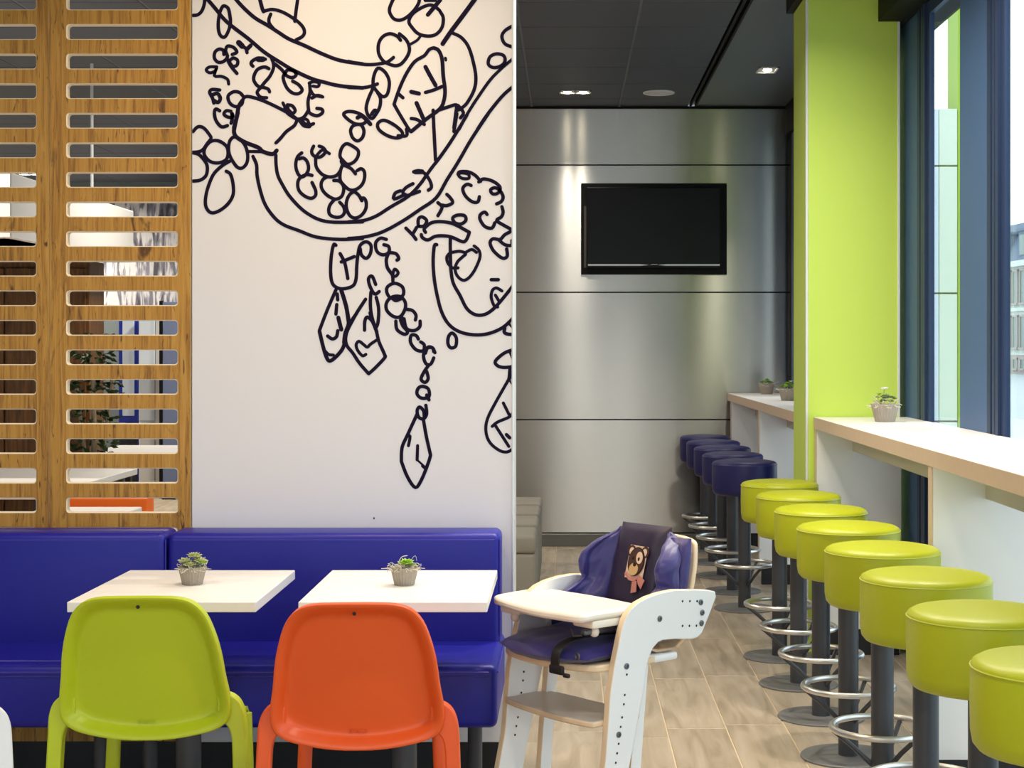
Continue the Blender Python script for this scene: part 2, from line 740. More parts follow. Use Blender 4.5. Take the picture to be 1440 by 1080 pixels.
for i in range(-9, 2):
    x0 = -.256 + i * T
    g.box(x0 - .012, x0 + .012, 4.9, YB if i >= -3 else 16.9, CH + .004, CH + .012)
obj('ceiling_grid', g, GRID, ce, smooth=0)
obj('ceiling_channel', MB().box(.876, .888, -4, YB, CH - .006, CH + .03).box(.912, .924, -4, YB, CH - .006, CH + .03), BLACK, ce, smooth=0)
obj('ceiling_board', MB().box(.924, 1.75, -4, YB, CH, CH + .03), CEILP, ce, smooth=0)
obj('ceiling_board', MB().box(-6.2, .874, -4.2, 4.9, CH, CH + .03), CEILP, ce, smooth=0)

# steel wall, four rows of cladding sheets with open joints
wb_ = struct('wall_back', MB().box(-2.45, 1.72, YB + .02, YB + .2, 0, CH), JOINT)
zs = [.095, .909, 1.823, 2.737, CH - .008]
for k in range(4):
    obj('wall_panel', MB().box(-2.45, 1.60, YB, YB + .02, zs[k] + .005, zs[k + 1] - .005), STEEL, wb_, smooth=0)
struct('baseboard_back', MB().rbox(-2.45, 1.60, YB - .014, YB + .02, 0, .09, .003, 1), STEELB)
struct('trim_5', MB().box(-2.45, 1.60, YB - .02, YB + .02, CH - .018, CH - .001), BLACK, smooth=0)
struct('trim_1', MB().box(1.602, 1.68, YB - .165, YB + .02, 0, CH), BLACK, smooth=0)

# walls out of frame
struct('wall_left', MB().box(-6.35, -6.2, -4.2, 17.2, -.1, CH + .2), WALLW)
struct('wall_far', MB().box(-6.2, -2.3, 17.0, 17.15, -.1, CH + .2), TEAL)
struct('wall_side', MB().box(-2.45, -2.3, YB + .2, 17.0, 0, CH), TEAL)
struct('wall_front', MB().box(-6.2, 1.78, -4.2, -4.05, -.1, .5).box(-6.2, 1.78, -4.2, -4.05, 2.95, CH + .2)
       .box(-6.2, -5.2, -4.2, -4.05, .5, 2.95).box(1.5, 1.78, -4.2, -4.05, .5, 2.95), WALLW)
wf = struct_empty('window_9', (0, -4.1, 0))  # added glazing behind the camera, gives soft frontal daylight fill
fr_ = MB()
for x in (-5.2, -3.55, -1.88, -.21, 1.45):
    fr_.box(x, x + .05, -.03, .03, .5, 2.95)
fr_.box(-5.2, 1.5, -.03, .03, .5, .55).box(-5.2, 1.5, -.03, .03, 2.9, 2.95)
obj('frame', fr_, FRAME, wf, smooth=0)
obj('pane', MB().box(-5.15, 1.45, -.003, .003, .55, 2.9), GLASS, wf, smooth=0)

# partition with the line drawing
MX0, MX1, MY = -1.262, -.179, 5.4
wc = struct('wall_centre', MB().rbox(MX0, MX1 - .006, MY, MY + .2, .097, CH, .002, 1), WALLW, smooth=0)
obj('corner_trim', MB().rbox(MX1 - .008, MX1, MY - .004, MY + .204, .097, CH, .002, 1), ALU, wc, smooth=0)
struct('baseboard_centre', MB().box(MX0 - 1.45, MX1, MY + .012, MY + .19, 0, .097), VOID, smooth=0)

# line drawing: strokes on the wall face, in pixels of the photograph
R = {'A': (270, 0, 6), 'B': (490, 0, 6), 'C': (270, 160, 6), 'D': (490, 160, 6), 'E': (430, 320, 6), 'F': (540, 300, 6),
     'G': (520, 460, 4.5), 'H': (430, 440, 10.2857), 'I': (350, 60, 7.2), 'J': (400, 190, 9)}
STROKES = '''
A5.5 350,-30 430,60 530,150 640,215 740,280 820,330 950,385 1100,455 1250,510 1440,540
B5 0,518 100,540 200,545 310,530 350,510 380,485
A5.5 110,-30 200,75 260,150 330,215 480,330 610,440 750,530 850,590 1000,660 1100,690 1250,725 1440,742
B5 0,738 120,740 200,725 245,708
A5 10,130 50,125 85,90 105,30 108,-30
A5c 270,50 305,70 320,130 325,200 300,280 270,315 235,290 222,220 230,130 250,70
A5.5 568,-30 590,60 605,98
A5 605,96 680,80 770,105 870,165 930,220 950,270 930,310 880,335
A5 897,-30 880,80 868,180
A5 665,120 650,160 655,200 690,245
A8 395,360 425,390
A5 425,390 455,410 465,445
A6 495,385 465,415
A5 270,460 265,425 230,415 195,440 190,490 220,525 265,520 300,480 285,430 300,390 350,400 380,440 340,460
A5 300,470 300,500 330,560 380,620
A5 320,510 350,490 385,510 380,550 345,560 320,530
A4.5 210,565 150,565 120,590 150,615 195,600 210,570 190,640 250,645 300,670 310,710
A8 560,500 600,500
A5 620,500 560,490 510,515 500,540 515,560
A5 670,480 690,560 660,640 610,700 580,740
A5 650,580 610,565 550,590 520,660 540,710 570,735
A5 580,740 550,780 580,820 630,825
A5 590,735 640,750 655,775
A5 700,540 760,590 800,640 850,655 880,630 860,600 810,590 785,620 770,660 800,740 850,785 900,790 930,760 900,715 850,685
I4.5 610,410 660,395 710,410 700,445 650,440
I5 615,410 620,500 600,590 605,680 620,715 690,740 745,710 740,675 690,665
I4.5 625,480 660,530 750,550
I5 640,560 690,535 740,545
I5 605,680 560,750 500,775 440,750 390,710
A5 430,810 400,780 350,775 305,810 320,870 370,900 420,880 435,830 480,815 600,850 740,915 830,965 880,1000
A6 425,850 395,900 380,980 355,1080
C6 388,-10 365,90 355,150 370,190 410,220 470,250 560,285 600,320 680,340 715,310
I5 490,780 460,840 380,900 320,970 275,1015
I9 380,660 390,690 420,720
I4.5 345,610 380,680
I5 390,630 440,640 470,690 440,720
I8 525,785 560,830 610,840
I5 610,840 655,820
I4.5 540,770 590,780 610,820
A5 235,760 170,755 150,780 175,830 185,870
A5.5 175,800 215,790 240,830 220,865 190,850
A5 235,935 200,920 190,960 205,1020 250,1070 300,1060
A5 330,940 290,935 270,965 310,990 345,985 335,950 340,1000 330,1040
C5 10,150 50,110 100,120 150,180 160,210 130,250 95,300 60,320 10,325
C5c 200,225 250,240 295,280 305,340 285,390 220,415 150,400 105,345 110,290 150,240
C5 10,330 60,345 110,400 130,450 120,520 70,560 10,568
C5c 360,195 410,220 450,270 470,340 465,410 430,455 390,455 350,410 315,340 310,270 325,220
C4.5 470,318 600,320
C5 320,400 260,435 190,500 150,580 120,680 115,770 145,825 190,835 260,800 320,740 350,670 345,580 325,510 290,485
C5 708,350 710,430 725,520 770,610 820,690 900,780 980,845 1080,895 1200,915 1440,912
D5 0,912 130,900 240,860 350,790 500,700 600,600 700,460 770,370 880,210 1000,10
B4.5 935,1090 1010,950 1100,810 1200,670 1300,570 1384,500
C5 515,360 545,430 550,520 575,640 620,770 700,880 780,940 900,985 1050,1040 1250,1060 1440,1052
D5 0,1052 130,1040 280,1000 450,910 600,810 740,710 830,560 930,400 1040,210 1180,0
B5 1090,1090 1170,970 1290,820 1384,735
B5 390,-30 350,60 350,110 385,160 440,170 500,140 560,80 595,20 597,-30
B5 770,90 720,50 670,45 600,75 540,120 510,180 535,230 590,285 670,305 740,290 790,230 800,150 775,100
B6 775,0 670,125
B6 650,0 730,0
B4 610,300 580,340 520,375
B5 440,340 410,305 350,285 290,310 255,370 255,450 290,510 340,540 400,555 450,535 500,470 515,410 490,340 430,285
B6.5 1085,-30 960,140 870,260 795,370
B5 715,405 680,420 640,470 560,520 490,620 430,750 385,880
B5 385,880 430,960 500,1075 525,1110
B5.5 720,405 760,425 790,500 800,640 815,760 805,850 770,920 650,1010 530,1110
B6 650,565 690,640 735,720
B5 650,780 720,760 790,730
B6 530,775 595,790
B5 420,790 460,825
B6 575,870 610,950 640,1020
B5 530,1000 580,1010 640,1050
B4 818,490 822,508
B5 880,280 950,315 1010,390 1050,510 1075,650 1060,760 1000,870 950,915 920,930
B5 910,885 880,890 760,930
B5 715,930 720,1080
D5 715,0 725,200 735,390
B5 915,890 900,1000 890,1080
D5 915,0 890,150
B5 925,890 970,950 945,995
B5c 1250,455 1310,470 1320,520 1280,560 1220,570 1180,540 1195,480
B5 1384,220 1320,260 1295,310 1320,370 1384,397
B5c 250,575 310,610 345,690 330,790 290,815 240,770 210,720 215,640
B5 205,750 170,830 150,910 165,970 200,1000 235,960 265,900 270,830 245,780
B5 195,965 220,930 240,940
I5c 960,730 990,700 1060,700 1140,730 1190,780 1160,820 1090,825 1020,790
I6 1100,760 1150,745 1230,825
I5c 1060,840 1130,830 1165,890 1150,960 1100,995 1050,960 1030,890
D5c 300,55 380,90 450,150 450,190 400,205 320,180 255,130 250,80
D5 420,185 490,185 490,130
J5c 800,110 880,150 935,200 930,270 880,340 800,370 740,320 705,270 715,190 750,130
J5 720,330 740,370 800,400 850,430 900,490
J5 920,450 970,425 1010,460 1015,540 980,630 900,690 820,690 740,620 705,560 710,450 740,370
J5 540,530 490,560 465,620 480,690 540,760 640,810 720,780 750,700 740,630 690,580 625,575
J5 370,140 345,200 360,250 410,280 470,270 520,210 490,160 440,140
J4.5 400,270 480,190 570,235
J5 395,280 400,390 440,460 500,510 580,530 660,510 710,450
J5 220,225 170,270 145,350 150,430 180,500 220,530 270,500 305,430 290,340 240,290 190,300
J5 350,510 280,500 200,540 170,600 180,690 240,760 330,800 390,770 395,700 350,600
J5 700,850 750,910 760,980 720,1030 650,1040 580,1010 560,950 580,880 630,820
J5 980,830 940,760 880,720 820,760 785,850 790,940 830,1020 900,1050 980,1010 1030,930 1035,850 1010,800 970,800
D7 565,490 620,488
D5 550,490 600,480 650,510 690,570 700,620 675,645
D5 545,590 490,620 460,660 490,690 600,655
D5 440,650 395,670 385,720 480,680
D5 925,510 940,490 1010,490 1070,520 1115,570
D4.5c 950,500 1010,510 1015,545 960,545 930,520
D5 1100,575 1140,550 1220,570 1280,620 1260,670 1215,675 1200,640 1240,625 1280,650 1305,700 1290,740 1250,760
D5 1035,605 1000,595 965,630 985,690 1040,740 1090,745 1105,700
D5 1170,850 1150,830 1115,850 1110,890 1150,950 1210,965 1235,920
D5 1295,785 1305,830 1290,870 1250,900 1310,940 1384,980
D5 755,750 790,790 755,860
D5 790,770 830,775 880,750 860,710 830,680
D5 590,950 590,890 620,870 660,900 640,945 600,950
D5 485,965 540,1020 570,1060
D5 540,1020 575,960
F5 350,160 340,130 390,85 450,70 530,75 600,95 720,160
F5 720,160 700,215 665,240 570,200 500,190 430,195 370,225 325,205 315,180
F5c 580,40 620,15 680,20 690,60 650,90 600,80
F5 445,265 425,275 415,400 425,560 455,720 490,840 550,940 640,1000 760,1025 880,1015 1000,965 1090,885
F5 560,210 560,330 565,480 585,590 640,690 690,790 740,840 800,860 870,845 940,790 1010,710 1090,610
F4.5 550,340 530,370 540,420 580,460 625,460
F4.5 570,330 640,320 690,340 660,370 620,410 600,470 620,530 670,565 720,540 770,470 810,370 800,310 760,275
F4.5 690,330 740,305 780,330
F5 905,560 965,560
F4.5 995,655 950,630 915,650 905,710 930,780 960,790
F4.5 940,690 970,740
F5 1090,145 1020,180 980,220 920,215 895,250 920,310 970,360 1010,380 1040,360 1035,300
F5 975,230 1020,265 1075,270 1080,230
F5 1020,970 1015,1005 1050,1020 1090,1020
F4.5 1050,920 1085,960
E5 255,150 235,145 215,250 210,380 225,470 270,510 330,515 400,490 425,430 430,330 440,230 460,150 510,120 550,150 545,220 510,260 470,230 460,180
E5 290,220 330,300 355,430
E5 300,290 410,245
E5 255,525 180,700 115,870
E6 300,530 340,660 362,790
E5 265,560 270,610
E5 262,650 255,730
E6 275,760 300,860
E5 185,915 225,940 260,920 270,870
H5.5 200,270 250,480 300,640 345,695 420,650 520,540 560,440 570,320 600,230 620,130 600,0
H4.5 270,540 330,600 400,610
H7 560,430 580,290 640,150
E5 505,605 430,720 370,830
H5 740,0 640,150 580,300 590,460 680,580 780,730 910,880
H5 910,880 1010,790 1140,650 1140,600 1060,420 1020,260 960,110 930,0
E5 550,545 545,650 560,760 600,880
E5 595,590 615,680 610,800 590,850
E5 590,480 560,410 530,430 540,490 580,560 620,540
H5 850,250 855,120 890,60 960,120 1010,230
H4.5 1030,390 940,450 890,495 840,460 770,410 730,460 750,540 820,620 870,600
E5 680,100 630,90 590,130 600,200 650,230 700,210 700,160 660,145
E5 700,210 760,220 785,260 770,275
E5 700,215 680,270 690,340 730,400 735,455
E4.5c 750,350 780,380 760,410 735,400
E5c 750,470 815,500 825,560 790,590 720,595 685,550 690,500
E5c 720,590 790,580 835,620 840,680 800,750 740,750 685,700 680,640
E4 730,600 760,620 810,600
E5 850,690 900,700 930,740 925,780
E5 830,770 850,850 910,870 960,840 965,790
E5 760,790 770,860 830,900 860,880 820,830 800,780
E7 815,770 830,815
E5 950,940 930,910 890,910 885,970 930,1030 990,1040 1000,990 970,965
E5 1090,1055 1070,1015 1030,1010 1010,1060
E5c 1235,890 1270,930 1265,1000 1225,1015 1200,980 1205,920
G5 405,155 395,130 360,135 340,180 355,230 385,235 405,195
G5 370,245 340,290 325,330 350,350 370,325 360,280
G5c 330,375 370,390 375,440 330,450 300,425 305,390
G5 375,460 360,430
G5 355,495 360,550 340,580 310,570 300,530 315,505 340,530 345,570
G5 300,550 240,680 205,760 200,850
G5 200,850 240,950 290,1015 330,960 370,860 385,810
G5 385,810 360,700 340,590
G4.5 245,750 255,690 235,690
G4.5 303,750 300,840
G3 300,840 350,885
G5 335,878 352,892
G5 908,143 850,165 795,215 810,245 850,255 908,250
G4.5 885,150 908,200
G6 890,260 885,320
G4.5 880,330 800,470 745,580 735,660 760,730 820,780 870,790 908,768
G4.5 880,325 908,360
G4.5 845,480 885,560
G4.5 908,540 880,570 810,600 775,628
G4.5 790,615 880,755
G5 865,680 885,700
'''
ink = MB()
k5 = MY / F
zoff = 0
for ln in STROKES.strip().split('\n'):
    tk = ln.split()
    reg = R[tk[0][0]]
    closed = tk[0].endswith('c')
    w = float(tk[0][1:].rstrip('c')) * k5
    pts = []
    for q in tk[1:]:
        a, b = map(float, q.split(','))
        px = reg[0] + a / reg[2]
        py = reg[1] + b / reg[2]
        pts.append(((px - 798) * k5, EYE - (py - 490) * k5))
    pts = catmull(pts, closed, 4)
    n = len(pts)
    yy = MY - .0010 - (zoff % 7) * .00006
    zoff += 1
    h = w / 2
    vs, fs = [], []
    for i, p in enumerate(pts):
        if closed:
            t = (pts[(i + 1) % n][0] - pts[i - 1][0], pts[(i + 1) % n][1] - pts[i - 1][1])
        else:
            t = (pts[min(i + 1, n - 1)][0] - pts[max(i - 1, 0)][0], pts[min(i + 1, n - 1)][1] - pts[max(i - 1, 0)][1])
        L = math.hypot(*t) or 1
        nx, nz = -t[1] / L * h, t[0] / L * h
        x0, x1 = min(p[0] + nx, MX1 - .009), min(p[0] - nx, MX1 - .009)
        x0, x1 = max(x0, MX0 + .001), max(x1, MX0 + .001)
        vs += [(x0, yy, p[1] + nz), (x1, yy, p[1] - nz)]
    for i in range(n if closed else n - 1):
        j = (i + 1) % n
        fs.append((2 * i, 2 * i + 1, 2 * j + 1, 2 * j))
    ink.add(vs, fs)
    if not closed:
        for p in (pts[0], pts[-1]):
            ring = [(min(max(p[0] + h * math.cos(2 * PI * a / 10), MX0 + .001), MX1 - .009), yy - .00003, p[1] + h * math.sin(2 * PI * a / 10)) for a in range(10)]
            ink.add(ring, [tuple(range(10))])
obj('line_drawing', ink, INK, wc, smooth=0)
obj('switch_dot', MB().lathe([(.003, 0), (.003, .002)], 8), VOID, wc, loc=(-.65, MY - .001, .85)).rotation_euler = (PI / 2, 0, 0)

# ------------------------------------------------------------------ pillar and window wall
PX0, PX1, PY0, PY1 = 1.112, 1.553, 7.5, 7.93
pil = struct('pillar', MB().rbox(PX0 + .004, PX1 - .004, PY0 + .004, PY1, 0, 3.075, .003, 1), PILL, smooth=0)
obj('corner_trim', MB().rbox(PX0, PX0 + .012, PY0, PY0 + .012, 0, 3.075, .002, 1), ALU, pil, smooth=0)
obj('corner_trim', MB().rbox(PX1 - .012, PX1, PY0, PY0 + .012, 0, 3.075, .002, 1), ALU, pil, smooth=0)
obj('shadow_gap', MB().box(PX0 - .03, PX1, PY0, PY1 + .02, 3.075, CH), BLACK, pil, smooth=0)
struct('trim_2', MB().box(1.45, 1.76, -4.0, PY0 - .001, 2.945, CH), BLACK, smooth=0)
struct('trim_3', MB().box(1.56, 1.76, PY0, YB, 2.945, CH), BLACK, smooth=0)

# slim glazed modules: pane, profiled frame, flat panel; wide panes towards the camera
def window(n, y, L, glass, panel=True):
    W = struct_empty('window_%d' % n, (0, y, 0))
    T0, T1 = XW + .004, XW + .022
    fr = MB()
    fr.box(T0, T1, 0, .012, 0, 2.945)
    fr.box(T0 - .004, T1, .012, glass, 0, .06)
    fr.box(T0 - .004, T1, .012, glass, 2.89, 2.945)
    for (a, b, x) in ((0, .045, 0), (.045, .085, -.012), (.085, .115, .006), (.115, .15, -.006), (.15, .18, .008), (.18, .23, -.004)):
        if glass + a < L:
            fr.box(XW + x, T1, glass + a, min(glass + b, L), .0, 2.945)
    obj('frame', fr, FRAME, W, smooth=0)
    if panel and L > glass + .3:
        obj('panel', MB().rbox(XW - .002, T1, glass + .232, L - .002, 0, 2.945, .003, 1), FPANEL, W, smooth=0)
    obj('pane', MB().box(XW + .010, XW + .016, .012, glass, .06, 2.89), GLASS, W, smooth=0)


MOD = 1.22
wi = 1
for y, L in ((-3.9, 2.40), (-1.5, 2.40), (.9, 2.40)):
    window(wi, y, L, L - .23, False)
    wi += 1
window(wi, 3.3, 6.50 - 3.3, 5.84 - 3.3)
wi += 1
for y in (6.50, 7.72, 8.94, 10.16):
    L = min(MOD, YB - .03 - y)
    window(wi, y, L, .55)
    wi += 1
struct('trim_4', MB().box(XW, 1.78, -4.05, -3.9, -.1, CH), WALLW, smooth=0)

# ------------------------------------------------------------------ outdoors
st = struct('ground', MB().box(1.79, 90, -40, 190, -.75, -.6).box(-40, 1.79, -40, -4.3, -.75, -.6), PAVE, smooth=0)
struct('pavement', MB().box(1.80, 4.5, -10, 30, -.6, -.03), PAVE, smooth=0)
cw = thing('reflected_wall', 'added pale panels behind the narrow pane beside the pillar, standing in for a reflection', 'wall', (0, YB, -.03))  # added wall standing in for the steel wall's reflection in the pane
obj('core', MB().box(1.80, 2.80, .02, .3, 0, 3.16), JOINT, cw, smooth=0)
for (a, b) in ((0, .92), (.932, 1.84), (1.852, 2.755), (2.767, 3.17)):
    obj('wall_panel', MB().rbox(1.80, 2.665, 0, .03, a, b, .003, 1), REFLWALL, cw, smooth=0)
    obj('pillar_reflection_edge', MB().rbox(2.668, 2.80, -.002, .03, a, b, .003, 1), REFLEDGE, cw, smooth=0)  # pale green edge paints the pillar side reflected in the glass
obj('pillar_reflection', MB().rbox(2.802, 2.826, -.01, .31, 0, 4.6, .003, 1), REFLLIME, cw, smooth=0)  # lime colour paints the green pillar's reflection in the glass

bld = thing('mansard_building', 'pale old townhouse with slate mansard roof across the street', 'building', (35.3, 130, -.6), math.atan2(-.997, .08))
# local x runs along the facade towards the viewer, local -y faces the street
LB = 44
obj('wall', MB().box(-8, LB, 0, 12, 0, 8.6), FACADE, bld, smooth=0)
obj('stone_base', MB().box(-8.02, LB, -.12, 12.0, 0, 1.5), FACADEB, bld, smooth=0)
cn = MB()
for z, d, h in ((1.5, .16, .12), (4.95, .22, .28), (8.45, .5, .45)):
    cn.box(-8.1, LB + .1, -d, .1, z, z + h)
obj('cornice', cn, FACADE, bld, smooth=0)
rf = MB().add([(-8.2, -.3, 8.9), (LB + .2, -.3, 8.9), (LB + .2, 1.6, 12.2), (-8.2, 1.6, 12.2), (-8.2, 10.6, 12.2), (LB + .2, 10.6, 12.2), (LB + .2, 12.3, 8.9), (-8.2, 12.3, 8.9)],
              [(0, 1, 2, 3), (3, 2, 5, 4), (4, 5, 6, 7), (0, 3, 4, 7), (1, 6, 5, 2), (0, 7, 6, 1)])
obj('roof', rf, SLATE, bld, smooth=0)
wm = {}


def bwin(key, mbf, mbp, x):
    if key in wm:
        a = wm[key].copy()
        C.objects.link(a)
        a.parent = bld
        b = wm[key].children[0].copy()
        C.objects.link(b)
        b.parent = a
    else:
        a = obj('window', mbf, FACADEB, bld, smooth=0)
        obj('pane', mbp, WINDK, a, smooth=0)
        wm[key] = a
    a.location = (x, 0, 0)


x = -6.8
while x < LB - 1:
    for key, z0, z1, w in (('lo', 2.1, 4.5, .9), ('up', 5.6, 8.1, .9), ('ba', .45, 1.15, .8)):
        bwin(key, MB().box(-w / 2 - .14, -w / 2, -.2, .05, z0 - .1, z1 + .1).box(w / 2, w / 2 + .14, -.2, .05, z0 - .1, z1 + .1)
             .box(-w / 2 - .14, w / 2 + .14, -.2, .05, z1, z1 + .16).box(-w / 2 - .2, w / 2 + .2, -.28, .05, z0 - .16, z0),
             MB().box(-w / 2, w / 2, -.13, .04, z0, z1), x)
    x += 1.62
x = -5.2
while x < LB - 2:
    d = obj('dormer', MB().box(-.75, .75, -.15, 1.6, 9.1, 11.2).box(-.95, .95, -.3, 1.7, 11.2, 11.4), SLATE, bld, smooth=0) if 'dm' not in wm else wm['dm'].copy()
    if 'dm' not in wm:
        wm['dm'] = d
        obj('pane', MB().box(-.5, .5, -.2, .0, 9.35, 10.9), WINDK, d, smooth=0)
    else:
        C.objects.link(d)
        d.parent = bld
        q = wm['dm'].children[0].copy()
        C.objects.link(q)
        q.parent = d
    d.location = (x, 0, 0)
    x += 4.86
# a paler taller roof farther back
b2 = thing('gabled_house', 'hazy pale house with a pinkish roof behind the slate-roofed townhouse', 'building', (58, 175, -.6), math.atan2(-.997, .08))
obj('wall', MB().box(-14, 20, 0, 12, 0, 13), FACADE, b2, smooth=0)
obj('roof', MB().add([(-14.3, -.5, 13), (20.3, -.5, 13), (20.3, 6, 20), (-14.3, 6, 20), (20.3, 12.5, 13), (-14.3, 12.5, 13)],
                     [(0, 1, 2, 3), (3, 2, 4, 5), (0, 3, 5), (1, 4, 2), (0, 5, 4, 1)]), mat('pale_pink_roof_tiles', (226, 212, 206), .8), b2, smooth=0)

# ------------------------------------------------------------------ ceiling fixtures
def downlight(x, y, cells, label, w=.215, d=.11, power=22, col=(1, .9, .76), group=None, spread=120):
    t = thing('downlight', label, 'ceiling light', (x, y, CH), 0, group)
    f = MB()
    f.box(-w / 2, w / 2, -d / 2, -d / 2 + .012, -.008, 0).box(-w / 2, w / 2, d / 2 - .012, d / 2, -.008, 0)
    f.box(-w / 2, -w / 2 + .012, -d / 2, d / 2, -.008, 0).box(w / 2 - .012, w / 2, -d / 2, d / 2, -.008, 0)
    if cells == 2:
        f.box(-.006, .006, -d / 2, d / 2, -.008, 0)
    obj('trim_frame', f, ALU, t, smooth=0)
    for i in range(cells):
        cx = (-w / 4 if i == 0 else w / 4) if cells == 2 else 0
        cw_ = w / 2 / cells - .012
        obj('reflector', MB().box(cx - cw_, cx + cw_, -d / 2 + .01, d / 2 - .01, -.003, -.001), LAMPR, t, smooth=0)
        area('lamp_light', (cx, 0, -.016), .05, power / cells, col, parent=t, spread=spread)
        obj('bulb', MB().lathe([(.0, -.012), (.018, -.011), (.026, -.006), (.026, -.003)], 16, (cx, 0, 0), cap=False), LAMP, t)
    return t


downlight(.053, 10.87, 2, 'square-framed twin downlight left of the round ceiling speaker', power=9)
downlight(1.245, 10.01, 1, 'single downlight in the plain ceiling strip by the green pillar', w=.125, d=.2, power=8)
for x, y, p, w_ in ((-.72, 4.62, 18, 'in front of the line-drawing wall'), (.4, 2.6, 20, 'above the aisle nearest the camera, added as fill'), (-2.0, 3.4, 20, 'above the white chair, added as fill'),  # unseen lamps added as fill, save the one warming the line drawing
                    (-.8, .6, 30, 'behind the camera on the left, added as fill'), (.7, -1.6, 30, 'at the front of the room by the windows, added as fill'), (-2.6, 0, 30, 'at the front of the room on the left, added as fill'),
                    (1.15, 5.2, 30, 'above the long window counter, added as fill'), (.2, 5.7, 26, 'above the aisle beside the partition, added as fill'), (.62, 6.6, 18, 'above the middle lime green stools, added as fill')):
    downlight(x, y, 2, 'twin ceiling downlight out of frame ' + w_, power=p, col=(1, .74, .44) if y == 4.62 else (1, .9, .76), group='downlights above the frame', spread=150)
for x, y, p, lab in ((-1.9, 9.2, 40, 'added twin downlight behind the partition above the grey cube stools'), (-3.4, 7.2, 60, 'added twin downlight above the large white table behind the screen'),  # hidden lamps added to brighten the back room; the last is visible
                     (-2.6, 12.6, 60, 'added twin downlight over the room beyond the slatted screen'), (-2.8, 14.6, 70, 'added twin downlight in front of the black and white photo wall'),
                     (-5.35, 16.0, 50, 'twin downlight glowing in a left slot of the screen')):
    downlight(x, y, 2, lab, power=p, spread=160)
sp = thing('ceiling_speaker', 'round white ceiling speaker right of the twin downlight', 'speaker', (.62, 10.9, CH))
obj('rim', MB().torus(.103, .006, (0, 0, -.003), 40, 8), ALU, sp)
obj('grille', MB().lathe([(.0, -.012), (.06, -.011), (.1, -.005), (.1, -.001)], 40, cap=False), mat('speaker_grille', (214, 212, 210), .6, bump=(900, .5)), sp)

# ------------------------------------------------------------------ television
tv = thing('television', 'black flat television mounted flush in the steel wall', 'television', (.618, YB, 1.42))
w0, w1, z0, z1 = -.521, .526, .530, 1.185
obj('surround', MB().rbox(w0, w1, -.012, -.001, z0, z1, .004, 1), BLACK, tv, smooth=0)
obj('bezel', MB().rbox(w0 + .04, w1 - .045, -.045, -.012, z0 + .045, z1 - .03, .006, 2), TVB, tv, smooth=0)
obj('screen', MB().rbox(w0 + .05, w1 - .055, -.0475, -.043, z0 + .075, z1 - .04, .002, 1), SCREEN, tv, smooth=0)
sl = MB()
sl.prism([(w0 + .05, z0 + .061), (-.10, z0 + .061), (-.035, z0 + .066), (-.06, z0 + .07), (-.1, z0 + .073), (w0 + .05, z0 + .073)], lambda a, b, t: (a, t, b), -.052, -.046)
sl.prism([(w1 - .055, z0 + .061), (.09, z0 + .061), (.03, z0 + .066), (.05, z0 + .07), (.09, z0 + .073), (w1 - .055, z0 + .073)], lambda a, b, t: (a, t, b), -.046, -.052)
obj('silver_strip', sl, SILVER, tv, smooth=0)
lg = MB()
lg.prism([(-.03, z0 + .066), (-.012, z0 + .072), (.02, z0 + .073), (.03, z0 + .068), (.012, z0 + .069), (-.008, z0 + .068)], lambda a, b, t: (a, t, b), -.053, -.046)
obj('maker_mark', lg, SILVER, tv, smooth=0)
obj('side_strip', MB().box(w0 + .022, w0 + .038, -.02, -.012, z0 + .05, z0 + .49), mat('tv_side_grey', (70, 66, 60), .4), tv, smooth=0)

# ------------------------------------------------------------------ bar counters
def counter(name, label, ya, yb, panels):
    t = thing(name, label, 'counter', (1.15, ya, 0))
    L_ = yb - ya
    D = XW - 1.15 - .002
    obj('worktop', MB().rbox(0, D, 0, L_, 1.045, 1.10, .0025, 1, 0), WHITE, t, smooth=0)
    obj('edge_band', MB().box(-.002, 0, .002, L_ - .001, 1.047, 1.0985), TAN, t, smooth=0)
    for y in panels:
        q = obj('support_panel', MB().rbox(.004, D - .04, y - ya, y - ya + .055, .12, 1.045, .002, 1), WHITE, t, smooth=0)
        obj('edge_band', MB().box(.001, .004, y - ya + .001, y - ya + .054, .12, 1.045), TAN, q, smooth=0)
        obj('plinth', MB().box(.02, D - .05, y - ya + .004, y - ya + .05, 0, .12), VOID, q, smooth=0)
    ps = sorted(panels)
    for a, b in zip(ps[:-1], ps[1:]):
        obj('apron', MB().rbox(.17, .195, a - ya + .055, b - ya, .945, 1.045, .002, 1), APRON, t, smooth=0)
    return t


counter('bar_counter', 'long white window counter with beige edges beside the lime green stools', 2.72, PY0 - .003, (2.74, 5.075, PY0 - .06))
counter('bar_counter', 'far white window counter behind the green pillar beside the navy stools', PY1 + .01, YB - .016, (8.0, 9.66, 11.3))

